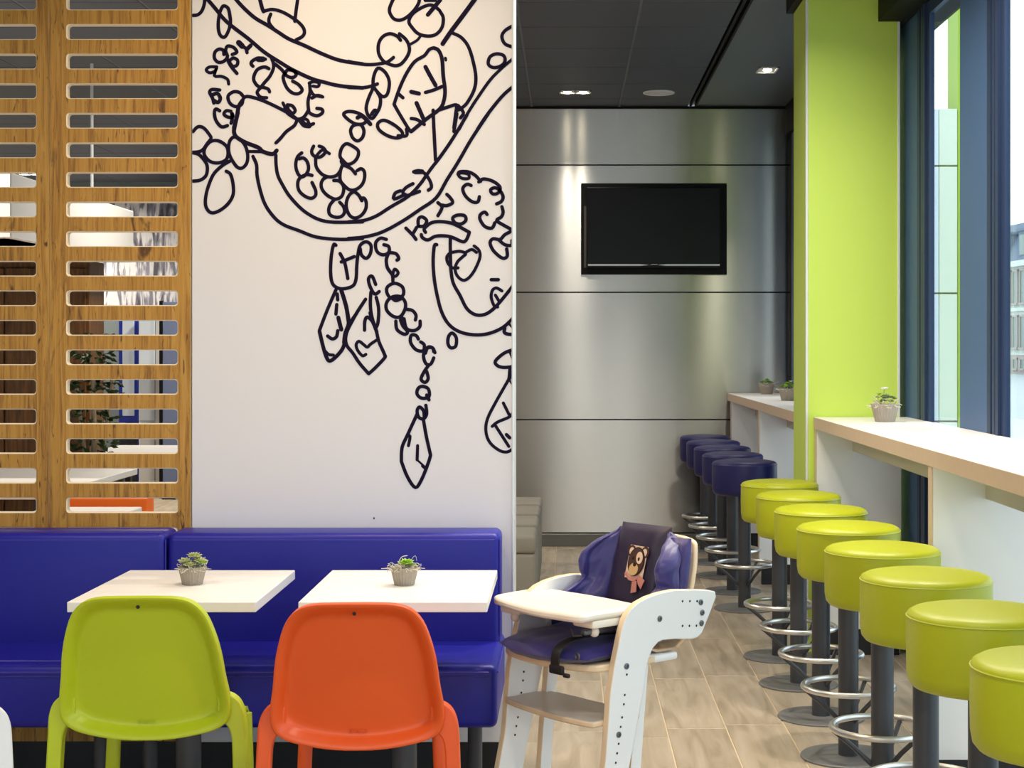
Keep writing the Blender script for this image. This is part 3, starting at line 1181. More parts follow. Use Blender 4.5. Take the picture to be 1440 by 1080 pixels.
# ------------------------------------------------------------------ bar stools
def stool():
    t = thing('bar_stool', '', 'stool', (0, 0, 0), 0, 'lime green bar stools along the window counter')
    r = .177
    obj('seat', MB().lathe([(.02, .622), (r - .03, .622), (r - .014, .626), (r - .004, .638), (r, .66), (r + .001, .72), (r, .788),
                            (r - .001, .793), (r - .004, .799), (r - .016, .8055), (r - .04, .810), (.09, .8145), (.04, .816), (.002, .8165)], 48), LIME, t, smooth=60)
    obj('seam', MB().torus(r + .0003, .0017, (0, 0, .790), 48, 6), LIMEP, t)
    obj('column', MB().lathe([(.035, .008), (.035, .622)], 32), CHAR, t)
    obj('base_plate', MB().lathe([(.166, 0), (.166, .005), (.162, .008), (.05, .010)], 48), CHARB, t)
    obj('foot_ring', MB().torus(.155, .0105, (0, 0, .245), 56, 12), CHROME, t)
    for k in range(3):
        a = math.radians(-62 + 120 * k)
        obj('strut', MB().tube([(.033 * math.cos(a), .033 * math.sin(a), .13), (.09 * math.cos(a), .09 * math.sin(a), .185), (.152 * math.cos(a), .152 * math.sin(a), .236)], .008, 8), CHAR, t)
    return t


st0 = stool()
ordn = ['first', 'second', 'third', 'fourth', 'fifth', 'sixth', 'seventh', 'eighth']
ys = [3.17 + .6036 * i for i in range(8)]
for i, y in enumerate(ys):
    n = 7 - i
    lab = ['lime green round bar stool nearest the camera, cut by the right frame edge',
           'lime green round bar stool second from the camera',
           'lime green round bar stool third from the camera',
           'lime green round bar stool fourth from the camera',
           'lime green round bar stool fourth from the green pillar end',
           'lime green round bar stool third from the green pillar end',
           'lime green round bar stool second from the green pillar end',
           'farthest lime green round bar stool, just in front of the navy ones'][i]
    if i == 0:
        st0.location = (.976, y, 0)
        st0['label'] = lab
    else:
        dup(st0, (.976, y, 0), 0, lab)
NAVP = mat('navy_stitching', (60, 60, 130), .5)
for i in range(5):
    lab = ['nearest navy blue bar stool, right behind the last lime one', 'second nearest navy blue round bar stool', 'middle one of the five navy blue bar stools',
           'second farthest navy blue round bar stool', 'farthest navy blue bar stool, against the steel wall'][i]
    o = dup(st0, (.966, 8.77 + .628 * i, 0), 0, lab, {LIME: NAVYSEAT, LIMEP: NAVP})
    o['group'] = 'navy bar stools along the far counter'

# ------------------------------------------------------------------ banquette
bq = thing('banquette', 'royal blue upholstered wall bench with two backrest cushions', 'bench', (-.215, MY, 0))
# local x = 0 at the right end, negative to the left; local y = 0 at the wall
obj('seat', MB().rbox(-1.80, .005, -.60, -.012, .283, .472, .022, 4), BLUE, bq, smooth=50)
obj('seat_cushion_seam', MB().tube([(-1.79, -.602, .452), (-.02, -.602, .452)], .0028, 6).tube([(-1.79, -.6015, .440), (-.02, -.6015, .440)], .0022, 6)
    .tube([(.006, -.585, .450), (.006, -.03, .450)], .0028, 6), BLUEP, bq)
for a, b in ((-1.081, -.003), (-1.80, -1.087)):
    q = obj('backrest', MB().rbox(a, b, -.20, -.012, .285, .822, .024, 4), BLUE, bq, smooth=50)
    obj('piping', MB().tube([(a + .02, -.198, .8), (b - .02, -.198, .8)], .0028, 6)
        .tube([(b - .0005, -.19, .80), (b - .0005, -.19, .49)], .0024, 6), BLUEP, q)
for x in (-.07, -1.07, -1.22, -1.74):
    obj('leg', MB().lathe([(.0225, 0), (.0225, .285)], 20, (x, -.45, 0)), CHAR, bq)
# second bench run continues left
obj('seat', MB().rbox(-2.9, -1.803, -.60, -.012, .283, .472, .022, 4), BLUE, bq, smooth=50)
obj('backrest', MB().rbox(-2.9, -1.803, -.20, -.012, .285, .822, .024, 4), BLUE, bq, smooth=50)
obj('leg', MB().lathe([(.0225, 0), (.0225, .285)], 20, (-2.7, -.45, 0)), CHAR, bq)

# ------------------------------------------------------------------ dining tables
def dining_table(label):
    t = thing('dining_table', label, 'table', (0, 0, 0), 0, 'white tables at the blue bench')
    obj('tabletop', MB().rbox(-.2535, .2535, -.31, .31, .712, .74, .0025, 2), WHITE, t, smooth=0)
    obj('column', MB().lathe([(.036, .012), (.036, .705)], 28), CHAR, t)
    obj('top_bracket', MB().rbox(-.12, .12, -.12, .12, .703, .712, .003, 1), CHAR, t, smooth=0)
    obj('base_plate', MB().rbox(-.19, .19, -.19, .19, 0, .012, .004, 1), CHARB, t, smooth=0)
    return t


t1 = dining_table('white square table in front of the lime green chair')
t1.location = (-1.089, 4.62, 0)
t2 = dup(t1, (-.4686, 4.62, 0), 0, 'white square table in front of the orange chair')

# ------------------------------------------------------------------ shell chairs
HALF = [(0, .484), (.07, .487), (.14, .499), (.175, .511), (.196, .53), (.202, .56), (.199, .6), (.193, .636), (.185, .70), (.173, .751), (.156, .796), (.130, .826), (.095, .8385), (.05, .8415), (0, .842)]


def shell_chair(label, pl, name='shell_chair'):
    t = thing(name, label, 'chair', (0, 0, 0), 0, 'shell chairs in the dining area')
    right = HALF[1:-1]
    loop = [HALF[0]] + right + [HALF[-1]] + [(-x, z) for x, z in reversed(right)]
    loop = catmull(loop, True, 3)
    n = len(loop)
    cz = .665

    def back_y(x, z):
        return -.095 * (z - .486) / .35 + .5 * x * x
    mb = MB()
    rings = [(.05, .006), (.3, .006), (.55, .006), (.74, .006), (.80, .0055), (.83, .002), (.86, -.006), (.905, -.019), (.95, -.028), (.978, -.031), (.993, -.030), (1.0, -.024),
             (1.0, -.004), (.99, .006), (.95, .008), (.85, .013), (.6, .015), (.3, .015), (.05, .015)]
    vs = []
    for s, d in rings:
        for x, z in loop:
            X, Z = x * s, cz + (z - cz) * s
            vs.append((X, back_y(X, Z) + d, Z))
    fs = []
    for j in range(len(rings) - 1):
        for i in range(n):
            k = (i + 1) % n
            fs.append((j * n + i, j * n + k, (j + 1) * n + k, (j + 1) * n + i))
    fs.append(tuple(reversed(range(n))))
    b = (len(rings) - 1) * n
    fs.append(tuple(range(b, b + n)))
    mb.add(vs, fs)
    bk = obj('backrest', mb, pl, t, smooth=50, weld=True)
    # small moulding tab under the back and the fixing hole near its top
    obj('tab', MB().rbox(-.037, .037, -.006, .01, .479, .49, .002, 1), pl, bk, smooth=0)
    h = obj('fixing_hole', MB().lathe([(.0045, 0), (.0045, .001)], 12), HOLE, bk)
    h.location = (0, back_y(0, .815) - .010, .815)
    h.rotation_euler = (PI / 2 + .2, 0, 0)
    # raised maker's lettering low on the back
    cu = bpy.data.curves.new('lettering', 'FONT')
    cu.body = 'EMECO'
    cu.size = .0135
    cu.align_x = 'CENTER'
    cu.extrude = .0006
    to = bpy.data.objects.new('tmp', cu)
    C.objects.link(to)
    dg = bpy.context.evaluated_depsgraph_get()
    me = bpy.data.meshes.new_from_object(to.evaluated_get(dg))
    bpy.data.objects.remove(to)
    me.materials.append(pl)
    lt = bpy.data.objects.new('lettering', me)
    C.objects.link(lt)
    lt.parent = bk
    lt.location = (0, back_y(0, .521) + .0035, .521)
    lt.rotation_euler = (PI / 2 + .2, 0, 0)
    # seat
    def seat(u, v, dz):
        y = .0 + .43 * v
        hw = .188 - .016 * v
        a = 2 * u - 1
        e = 1 - abs(a) ** 3 * .0
        z = .497 - .05 * v + .025 * v * v + (1 - v) ** 2 * 1.12 * (hw * a) ** 2 - .008 * (1 - a * a) * (1 - (2 * v - 1) ** 2) + dz
        if v > .86:
            z -= (v - .86) ** 2 * 1.4
        return (hw * a * e, y + .02, z)
    sm = MB()
    N_, M_ = 13, 13
    top = [seat(i / (N_ - 1), j / (M_ - 1), 0) for j in range(M_) for i in range(N_)]
    bot = [seat(i / (N_ - 1), j / (M_ - 1), -.011) for j in range(M_) for i in range(N_)]
    fs = []
    for j in range(M_ - 1):
        for i in range(N_ - 1):
            q = (j * N_ + i, j * N_ + i + 1, (j + 1) * N_ + i + 1, (j + 1) * N_ + i)
            fs.append(q)
            fs.append(tuple(N_ * M_ + k for k in reversed(q)))
    edge = [i for i in range(N_)] + [j * N_ + N_ - 1 for j in range(1, M_)] + [(M_ - 1) * N_ + i for i in range(N_ - 2, -1, -1)] + [j * N_ for j in range(M_ - 2, 0, -1)]
    for a, b_ in zip(edge, edge[1:] + edge[:1]):
        fs.append((b_, a, a + N_ * M_, b_ + N_ * M_))
    sm.add(top + bot, fs)
    obj('seat', sm, pl, t, smooth=60)
    for s in (-1, 1):
        # rear leg: flat blade whose shoulder runs into the side of the back
        ol = [(.168, .585), (.185, .592), (.203, .588), (.220, .573), (.2305, .548), (.2350, .515), (.2375, .46), (.240, .36), (.246, 0)]
        il = [(.212, 0), (.206, .36), (.2035, .45), (.201, .486), (.194, .508), (.182, .520), (.168, .526)]
        poly = [(p[0], p[1]) for p in catmull([(a_, c_, 0) for a_, c_ in ol], False, 3)] + [(p[0], p[1]) for p in catmull([(a_, c_, 0) for a_, c_ in il], False, 3)]

        def legpt(a_, c_, d_, s=s):
            y = .012 + (-.055 if c_ < .5 else 0) * ((.5 - c_) / .5) ** 1.3 if c_ < .5 else .012 - .12 * (c_ - .5)
            return (s * a_, y + d_, c_)
        if s > 0:
            poly = poly[::-1]
        obj('leg', MB().prism(poly, legpt, -.018, .020), pl, t, smooth=45, bevel=.006)
        fl_ = [(s * .170, .39, .455), (s * .176, .385, .30), (s * .184, .40, 0)]
        obj('leg', MB().strip(catmull(fl_, False, 4), (.036, .03), (1, 0, 0)), pl, t, smooth=50)
    return t


c1 = shell_chair('lime green moulded chair with its back to the camera', LIMEPL)
c1.location = (-1.009, 3.86, 0)
c1.rotation_euler = (0, 0, math.radians(2.2))
c2 = dup(c1, (-.4897, 3.764, 0), math.radians(2.0), 'orange moulded chair with its back to the camera', {LIMEPL: ORANGEPL})
c3 = dup(c1, (-1.503, 3.64, 0), math.radians(30), 'white moulded chair at the left frame edge, only a rear leg showing', {LIMEPL: WHITEPL})

# ------------------------------------------------------------------ slatted oak screen
scr = thing('slatted_screen', 'rustic oak screen with rows of horizontal slots beside the line-drawing wall', 'screen', (MX0, MY, 0))


def slot_board(bx0, bx1):
    W_ = bx1 - bx0
    mb = MB()
    TH = .03
    zper = .0994
    zc0 = EYE - (703 + 7.5 - 490) * k5        # lowest visible slot centre
    sx0, sx1 = .058, W_ - .045
    hh = .0235
    rad = .011
    zlist = [zc0 + zper * k for k in range(-6, 24)]
    zb, zt = zlist[0] - zper / 2, zlist[-1] + zper / 2
    for zc in zlist:
        inner = []
        for cx, cz, a0 in ((sx1 - rad, hh - rad, 0), (sx0 + rad, hh - rad, 90), (sx0 + rad, -hh + rad, 180), (sx1 - rad, -hh + rad, 270)):
            for k in range(5):
                a = math.radians(a0 + 22.5 * k)
                inner.append((cx + rad * math.cos(a), cz + rad * math.sin(a)))
        outer = []
        for k, (cx, cz) in enumerate(((W_, zper / 2), (0, zper / 2), (0, -zper / 2), (W_, -zper / 2))):
            sg = [(sx1, zper / 2), (sx0, zper / 2), (sx0, -zper / 2), (sx1, -zper / 2)][k]
            hv = [(W_, hh), (0, hh), (0, -hh), (W_, -hh)][k]
            hv2 = (cx, cz)
            seq = [hv, ((hv[0] + hv2[0]) / 2, (hv[1] + hv2[1]) / 2), hv2, ((hv2[0] + sg[0]) / 2, hv2[1]), sg]
            if k in (1, 3):
                seq = [sg, ((hv2[0] + sg[0]) / 2, hv2[1]), hv2, ((hv[0] + hv2[0]) / 2, (hv[1] + hv2[1]) / 2), hv]
            outer += seq
        n = len(inner)
        vs = []
        cxm = (sx0 + sx1) / 2
        for y in (0, TH):
            e = .0028 if y == 0 else 0
            vs += [(bx0 + a + (e if a > cxm else -e), y, zc + b + (e if b > 0 else -e)) for a, b in inner]
            vs += [(bx0 + a, y, zc + b) for a, b in outer]
        vs += [(bx0 + a, .0028, zc + b) for a, b in inner]
        f1, f2 = [], []
        for i in range(n):
            j = (i + 1) % n
            f1.append((i, j, n + j, n + i))
            f1.append((2 * n + j, 2 * n + i, 3 * n + i, 3 * n + j))
            f2.append((j, i, 4 * n + i, 4 * n + j))
            f2.append((4 * n + j, 4 * n + i, 2 * n + i, 2 * n + j))
        o_ = len(mb.v)
        mb.add(vs, f1, 0)
        mb.f += [tuple(i + o_ for i in f) for f in f2]
        mb.mi += [1] * len(f2)
    mb.box(bx0, bx1, 0, TH, .1, zb, 0)
    mb.box(bx0, bx1, 0, TH, zt, CH - .002, 0)
    e = .0006
    mb.add([(bx0, 0, zb), (bx0, TH, zb), (bx0, TH, zt), (bx0, 0, zt)], [(0, 3, 2, 1)], 1)
    mb.add([(bx1, 0, zb), (bx1, TH, zb), (bx1, TH, zt), (bx1, 0, zt)], [(0, 1, 2, 3)], 1)
    return mb


for i in range(3):
    b1 = -.004 - i * .4755
    obj('slotted_board', slot_board(b1 - .4735, b1), [OAK, OAKE], scr, smooth=0)

# ------------------------------------------------------------------ room behind the screen
cab = thing('wooden_cabinet', 'tall brown wooden cabinet behind the slatted screen', 'cabinet', (-3.85, 9.62, 0))
obj('body', MB().rbox(-1.0, .99, 0, .3, .05, 1.945, .004, 1), BROWN, cab, smooth=0)
obj('plinth', MB().box(-.97, .96, .03, .28, 0, .05), VOID, cab, smooth=0)
for k in range(4):
    obj('door', MB().rbox(-.98 + k * .49, -.5 + k * .49, -.02, 0, .08, 1.9, .003, 1), BROWN, cab, smooth=0)
hd = thing('white_hood', 'big white boxed hood hanging above the brown wooden cabinet', 'hood', (-3.6, 9.0, 1.955))
obj('body', MB().rbox(-1.3, .9, -1.2, 1.0, 0, .32, .006, 1), WHITE, hd, smooth=0)
for sx in (-1, .7):
    for sy in (-1, .8):
        obj('hanger', MB().tube([(sx, sy, .3), (sx, sy, CH - 1.955)], .01, 8), ALU, hd)
obj('lower_lip', MB().box(-1.28, .88, -1.18, .98, -.0, .02), ALU, hd, smooth=0)


def big_table(label, x0, x1, y0, y1, z):
    t = thing('white_table', label, 'table', ((x0 + x1) / 2, (y0 + y1) / 2, 0))
    w, d = (x1 - x0) / 2, (y1 - y0) / 2
    obj('tabletop', MB().rbox(-w, w, -d, d, z - .035, z, .003, 1), WHITE, t, smooth=0)
    for sx in (-1, 1):
        for sy in (-1, 1):
            obj('leg', MB().box(sx * (w - .08) - .025, sx * (w - .08) + .025, sy * (d - .08) - .025, sy * (d - .08) + .025, 0, z - .035), CHAR, t, smooth=0)
    return t


big_table('large white table in front of the brown cabinet, seen through the slots', -4.6, -2.44, 7.6, 9.12, .74)
big_table('white table farther back, its far edge showing in a lower slot', -3.15, -1.95, 10.3, 11.3, .74)
big_table('white table directly behind the screen in front of the orange bench', -2.25, -1.84, 6.15, 6.95, .735)
ob = thing('orange_bench', 'orange upholstered bench seen through the lowest slot', 'bench', (-2.03, 7.3, 0))
obj('backrest', MB().rbox(-.19, .19, -.26, -.14, .08, .765, .012, 2), ORANGEF, ob, smooth=40)
obj('seat', MB().rbox(-.19, .19, -.14, .3, .08, .45, .02, 3), ORANGEF, ob, smooth=40)
obj('plinth', MB().box(-.17, .17, -.24, .28, 0, .08), VOID, ob, smooth=0)

pm = obj('photo_mural', MB().box(-1.3, 1.3, -.02, 0, 0, 1.25), PHOTO, smooth=0, loc=(-4.0, 16.995, 1.86))
tag(pm, 'large black and white photo print on the far wall behind the screen', 'mural')
cl = thing('drinks_cooler', 'blue and white drinks cooler behind the slatted screen', 'cooler', (-4.37, 16.0, 0))
obj('body', MB().rbox(-.10, .10, 0, .6, 0, 1.82, .01, 2), COOLB, cl, smooth=0)
obj('door', MB().rbox(-.055, .06, -.02, 0, .75, 1.75, .004, 1), COOLW, cl, smooth=0)
obj('lower_door', MB().rbox(-.09, .09, -.02, 0, .1, .68, .004, 1), mat('cooler_dark', (26, 30, 44), .3), cl, smooth=0)
fz = thing('upright_freezer', 'tall white upright freezer right of the blue drinks cooler', 'freezer', (-4.055, 15.6, 0))
obj('body', MB().rbox(-.107, .107, 0, .6, 0, 1.8, .01, 2), COOLW, fz, smooth=0)
obj('door', MB().rbox(-.10, .055, -.025, 0, .72, 1.76, .006, 1), COOLW, fz, smooth=0)
obj('door_trim', MB().rbox(.06, .105, -.022, 0, .1, 1.76, .004, 1), ALU, fz, smooth=0)
obj('lower_door', MB().rbox(-.10, .055, -.025, 0, .1, .70, .006, 1), ALU, fz, smooth=0)
pp = thing('partition_panel', 'slate blue partition panel right of the white freezer behind the screen', 'panel', (-3.61, 15.2, 0))
obj('sheet', MB().rbox(-.22, .5, 0, .05, .06, 1.86, .004, 1), SLATEB, pp, smooth=0)
obj('post', MB().box(-.25, -.22, -.005, .055, 0, 1.87), BLACK, pp, smooth=0)
obj('foot', MB().box(-.2, .5, -.1, .15, 0, .06), BLACK, pp, smooth=0)

pt = thing('potted_tree', 'dark leafy potted plant in front of the brown cabinet behind the slats', 'plant', (-2.76, 9.37, 0))
obj('pot', MB().lathe([(.10, 0), (.14, .38), (.15, .42), (.13, .42), (.12, .38)], 24), POT, pt)
obj('soil', MB().lathe([(.0, .385), (.131, .38)], 24, cap=False), SOIL, pt)
rnd = random.Random(4)
tr = MB()
for k in range(4):
    a = 2 * PI * k / 4
    tr.tube([(.03 * math.cos(a), .03 * math.sin(a), .36), (.05 * math.cos(a + .4), .05 * math.sin(a + .4), .8), (.12 * math.cos(a + .2), .1 * math.sin(a), 1.3)], .012, 6)
obj('stem', tr, mat('pale_bark', (150, 136, 112), .8), pt)
lv = MB()
for k in range(260):
    a = rnd.uniform(0, 2 * PI)
    rr = .13 * math.sqrt(rnd.random())
    z = rnd.uniform(.75, 1.5)
    c = Vector((rr * math.cos(a), min(rr * math.sin(a), .2), z))
    d = Vector((math.cos(a + rnd.uniform(-.9, .9)), math.sin(a + rnd.uniform(-.9, .9)), rnd.uniform(-.7, .5))).normalized()
    s = d.cross(Vector((0, 0, 1))).normalized()
    L = rnd.uniform(.05, .08)
    w = L * .26
    up = s.cross(d) * .01
    lv.add([c, c + d * L * .5 + s * w + up, c + d * L, c + d * L * .5 - s * w + up, c + d * L * .5 - up], [(0, 1, 4), (1, 2, 4), (2, 3, 4), (3, 0, 4)])
q = obj('foliage', lv, DARKLEAF, pt, smooth=0)
q['kind'] = 'stuff'

# ------------------------------------------------------------------ grey cube stools beyond the partition
def cube_stool(label):
    t = thing('cube_stool', label, 'stool', (0, 0, 0), 0, 'grey cube stools beyond the partition')
    obj('cushion', MB().rbox(-.215, .215, -.215, .215, .36, .455, .022, 3), GREY, t, smooth=50)
    obj('body', MB().rbox(-.212, .212, -.212, .212, .02, .362, .02, 3), GREY, t, smooth=50)
    obj('glide', MB().box(-.19, .19, -.19, .19, 0, .02), VOID, t, smooth=0)
    return t


cs = cube_stool('nearest grey cube stool beside the partition edge')
cs.location = (-.378, 8.49, 0)
for k in range(1, 4):
    dup(cs, (-.378, 8.49 + .585 * k, 0), 0, ['', 'second grey cube stool from the front, only its top showing', 'third grey cube stool, partly hidden by the nearer two', 'farthest grey cube stool, near the steel wall'][k])

# ------------------------------------------------------------------ potted succulents
def succulent(label, kind, sc, loc, rot=0, seed=1):
    rnd = random.Random(seed)
    t = thing('potted_succulent', label, 'plant', loc, rot)
    S = sc
    obj('pot', MB().lathe([(.027 * S, 0), (.028 * S, .001 * S), (.0385 * S, .046 * S), (.0395 * S, .050 * S), (.0385 * S, .052 * S), (.035 * S, .051 * S), (.034 * S, .044 * S)],
                          96, cap=False, flute=(.03, 24)).lathe([(.0, .0005 * S), (.027 * S, 0)], 96, cap=False), POT, t, smooth=50)
    obj('soil', MB().lathe([(.0, .047 * S), (.0345 * S, .045 * S)], 24, cap=False), SOIL, t)
    ms = MB()
    for k in range(90):
        a = rnd.uniform(0, 2 * PI)
        r0 = rnd.uniform(.005, .034) * S
        p = Vector((r0 * math.cos(a), r0 * math.sin(a), .046 * S))
        pts = [p]
        dirv = Vector((math.cos(a), math.sin(a), rnd.uniform(.1, .9)))
        big = k % 9 == 0
        for j in range(5):
            dirv += Vector((rnd.uniform(-.8, .8), rnd.uniform(-.8, .8), rnd.uniform(-.6, .35)))
            dirv.normalize()
            p = p + dirv * (.0085 if big else .0055) * S
            p.z = max(p.z, .042 * S)
            pts.append(p.copy())
        ms.tube(catmull(pts, False, 2), .0009 * S, 4)
    q = obj('moss', ms, MOSS, t)
    q['kind'] = 'stuff'

    def rosette(c, R_, n, rows, tilt, m_):
        mb = MB()
        for r in range(rows):
            f = r / max(1, rows - 1)
            nn = max(4, int(n * (1 - .35 * f)))
            for k in range(nn):
                a = 2 * PI * k / nn + r * .5
                el = .25 + 1.0 * f + rnd.uniform(-.12, .12)
                L = R_ * (1 - .45 * f)
                d = Vector((math.cos(a) * math.cos(el), math.sin(a) * math.cos(el), math.sin(el)))
                d = (d + Vector(tilt)).normalized()
                s = Vector((-math.sin(a), math.cos(a), 0))
                nrm = s.cross(d) * -1
                w = L * .30
                tck = L * .12
                base = Vector(c)
                A_ = base
                B_ = base + d * L * .6 + s * w + nrm * tck * .5
                C_ = base + d * L
                D_ = base + d * L * .6 - s * w + nrm * tck * .5
                M1 = base + d * L * .55 + nrm * tck * 1.2 * -.6
                M2 = base + d * L * .55 - nrm * tck * 1.2 * -.8
                mb.add([A_, B_, C_, D_, M1, M2], [(0, 1, 4), (1, 2, 4), (2, 3, 4), (3, 0, 4), (1, 0, 5), (2, 1, 5), (3, 2, 5), (0, 3, 5)])
        return obj('rosette', mb, m_, t, smooth=0)
    if kind == 'cluster':
        for (x, y, z, R_) in ((-.016, -.008, .066, .017), (.004, .004, .078, .018), (.022, -.006, .064, .017), (-.004, -.018, .058, .015), (.012, .018, .066, .016), (-.02, .016, .06, .015)):
            rosette((x * 1.15 * S, y * 1.15 * S, z * 1.05 * S - .004), R_ * 1.45 * S, 9, 4, (x * 8, y * 8, 0), LEAF1 if R_ != .0165 else LEAF2)
        rosette((.03 * S, -.016 * S, .062 * S), .019 * S, 8, 3, (.3, -.2, 0), LEAF2)
        st_ = MB()
        for (x, y, z) in ((-.016, -.008, .06), (.004, .004, .072), (.022, -.006, .06), (.012, .018, .06), (-.02, .016, .055)):
            st_.tube([(x * .5 * S, y * .5 * S, .045 * S), (x * S, y * S, z * S)], .002 * S, 5)
        obj('stem', st_, LEAF3, t)
    elif kind == 'single':
        rosette((.006 * S, -.004 * S, .060 * S), .029 * S, 9, 4, (0, -.1, 0), LEAF2)
        rosette((.024 * S, -.008 * S, .054 * S), .018 * S, 7, 3, (.3, 0, 0), LEAF1)
        obj('stem', MB().tube([(.004 * S, -.003 * S, .045 * S), (.006 * S, -.004 * S, .058 * S)], .004 * S, 6), LEAF3, t)
        tl = MB()
        tl.tube(catmull([(-.006 * S, -.01 * S, .048 * S), (-.014 * S, -.014 * S, .066 * S), (-.006 * S, -.016 * S, .082 * S), (.010 * S, -.014 * S, .086 * S)], False, 5), .0012 * S, 5)
        tl.tube(catmull([(.016 * S, 0, .05 * S), (.022 * S, -.004 * S, .075 * S), (.032 * S, -.004 * S, .084 * S), (.036 * S, -.004 * S, .07 * S)], False, 5), .0006 * S, 5)
        tl.tube(catmull([(-.02 * S, -.01 * S, .05 * S), (-.035 * S, -.012 * S, .066 * S), (-.046 * S, -.012 * S, .055 * S), (-.048 * S, -.012 * S, .038 * S)], False, 5), .0007 * S, 5)
        obj('tendril', tl, MOSS, t)
    elif kind == 'flower':
        for k in range(11):
            a = rnd.uniform(0, 2 * PI)
            r0 = rnd.uniform(.004, .03)
            rosette((r0 * math.cos(a) * S, r0 * math.sin(a) * S, (.058 + rnd.uniform(0, .018)) * S), .014 * S, 7, 3, (math.cos(a) * .3, math.sin(a) * .3, 0), LEAF3 if k % 3 else LEAF1)
        obj('stem', MB().tube(catmull([(0, 0, .046 * S), (-.004 * S, 0, .07 * S), (-.002 * S, 0, .094 * S)], False, 3), .0014 * S, 5)
            .tube(catmull([(-.01 * S, 0, .046 * S), (-.02 * S, 0, .066 * S), (-.016 * S, 0, .082 * S)], False, 3), .0012 * S, 5), LEAF2, t)
        rosette((-.002 * S, 0, .093 * S), .015 * S, 6, 3, (0, 0, .2), PETAL)
        rosette((-.016 * S, 0, .078 * S), .012 * S, 5, 2, (-.3, 0, .3), LEAF2)
    else:
        for k in range(9):
            a = 2 * PI * k / 9
            r0 = .022 if k else 0
            rosette((r0 * math.cos(a) * S, r0 * math.sin(a) * S, (.060 + .012 * (k == 0)) * S), .02 * S, 8, 3, (math.cos(a) * .3, math.sin(a) * .3, 0), LEAF3 if k % 2 else LEAF2)
        if kind == 'bloom':
            obj('stem', MB().tube([(.01 * S, 0, .05 * S), (.014 * S, 0, .082 * S)], .0013 * S, 5), LEAF2, t)
            rosette((.014 * S, 0, .082 * S), .012 * S, 6, 2, (0, 0, .2), PETAL)
    return t


succulent('small pot with a clump of pale succulents on the table before the lime chair', 'cluster', 1.0, (-1.081, 4.632, .74), 0, 3)
succulent('small pot with one bright green rosette and curling moss on the right-hand table', 'single', 1.0, (-.469, 4.622, .74), 0, 8)
succulent('larger pot with a white flower on the long counter by the green pillar', 'flower', 1.5, (1.385, 7.01, 1.10), 0, 5)
succulent('pot of bushy succulents at the far end of the rear counter', 'bush', 1.35, (1.395, 11.25, 1.10), 0, 6)
succulent('pot with a pale flower half hidden by the green pillar on the rear counter', 'bloom', 1.4, (1.352, 9.86, 1.10), 0, 7)

# ------------------------------------------------------------------ high chair
HA = math.radians(42)
sx_, sy_ = math.sin(HA), -math.cos(HA)
hc = thing('high_chair', 'white wooden high chair with tray and quilted purple cushion', 'high chair', (.15 - .224 * sx_, 4.4 - .224 * sy_, 0), PI + HA)
# local x = forwards, local y = towards the near side panel
prof = [(-.374, .717), (-.378, .70), (-.345, .645), (-.318, .603), (-.300, .592), (-.278, .590), (-.208, .599), (-.160, .602), (-.140, .598), (-.122, .586), (-.108, .569),
        (-.098, .545), (-.085, .48), (-.027, .267), (.042, .0), (.128, .0), (.087, .20), (.062, .30), (.044, .484), (.026, .566), (.010, .62), (.002, .648), (-.010, .676), (-.030, .700),
        (-.062, .718), (-.100, .729), (-.150, .736), (-.208, .7385), (-.29, .731), (-.345, .724)]
for s, y0, y1 in ((1, .202, .224), (-1, -.224, -.202)):
    mb = MB().prism(prof, lambda a, b, t: (a, t, b), y0, y1, 0, 1)
    sd = obj('side_panel', mb, [HCW, BIRCH], hc, smooth=30, bevel=.003)
    yo = y1 if s > 0 else y0
    hol = MB()
    front = [(.005, .525), (.013, .47), (.0165, .445), (.023, .41), (.0285, .385), (.036, .34), (.042, .315), (.047, .29)]
    arm = [(-.215, .703), (-.245, .7), (-.275, .697), (-.215, .633), (-.243, .63), (-.272, .627)]
    for (a, b) in front + arm:
        for yy, dd in ((y1, .0006), (y0, -.0006)):
            ring = [(a - .022 + .0035 * math.cos(2 * PI * k / 10), yy + dd, b + .0035 * math.sin(2 * PI * k / 10)) for k in range(10)]
            hol.add(ring, [tuple(range(10)) if dd < 0 else tuple(reversed(range(10)))])
    obj('peg_hole', hol, HOLE, sd, smooth=0)['kind'] = 'stuff'
    if s > 0:
        for (a, b) in ((-.312, .692), (-.318, .662), (-.315, .632), (-.145, .664), (-.016, .548), (.014, .365)):
            bo = obj('bolt', MB().lathe([(.0085, 0), (.0085, .0025), (.006, .004), (.0035, .004), (.003, .002)], 16), SCREW, sd)
            bo.location = (a, y1, b)
            bo.rotation_euler = (-PI / 2, 0, 0)
    # rear support leg, just inside the side panel
    rp = [(-.150, .60), (-.095, .60), (-.062, .30), (-.035, 0), (-.085, 0), (-.098, .25), (-.128, .54)]
    ya, yb = (.176, .198) if s > 0 else (-.198, -.176)
    obj('rear_leg', MB().prism(rp, lambda a, b, t: (a, t, b), ya, yb, 0, 1), [HCW, BIRCH], hc, smooth=30, bevel=.002)
for s in (-1, 1):
    obj('foot_runner', MB().rbox(-.34, .135, s * .213 - .014, s * .213 + .014, 0, .028, .008, 2), HCW, hc, smooth=40)
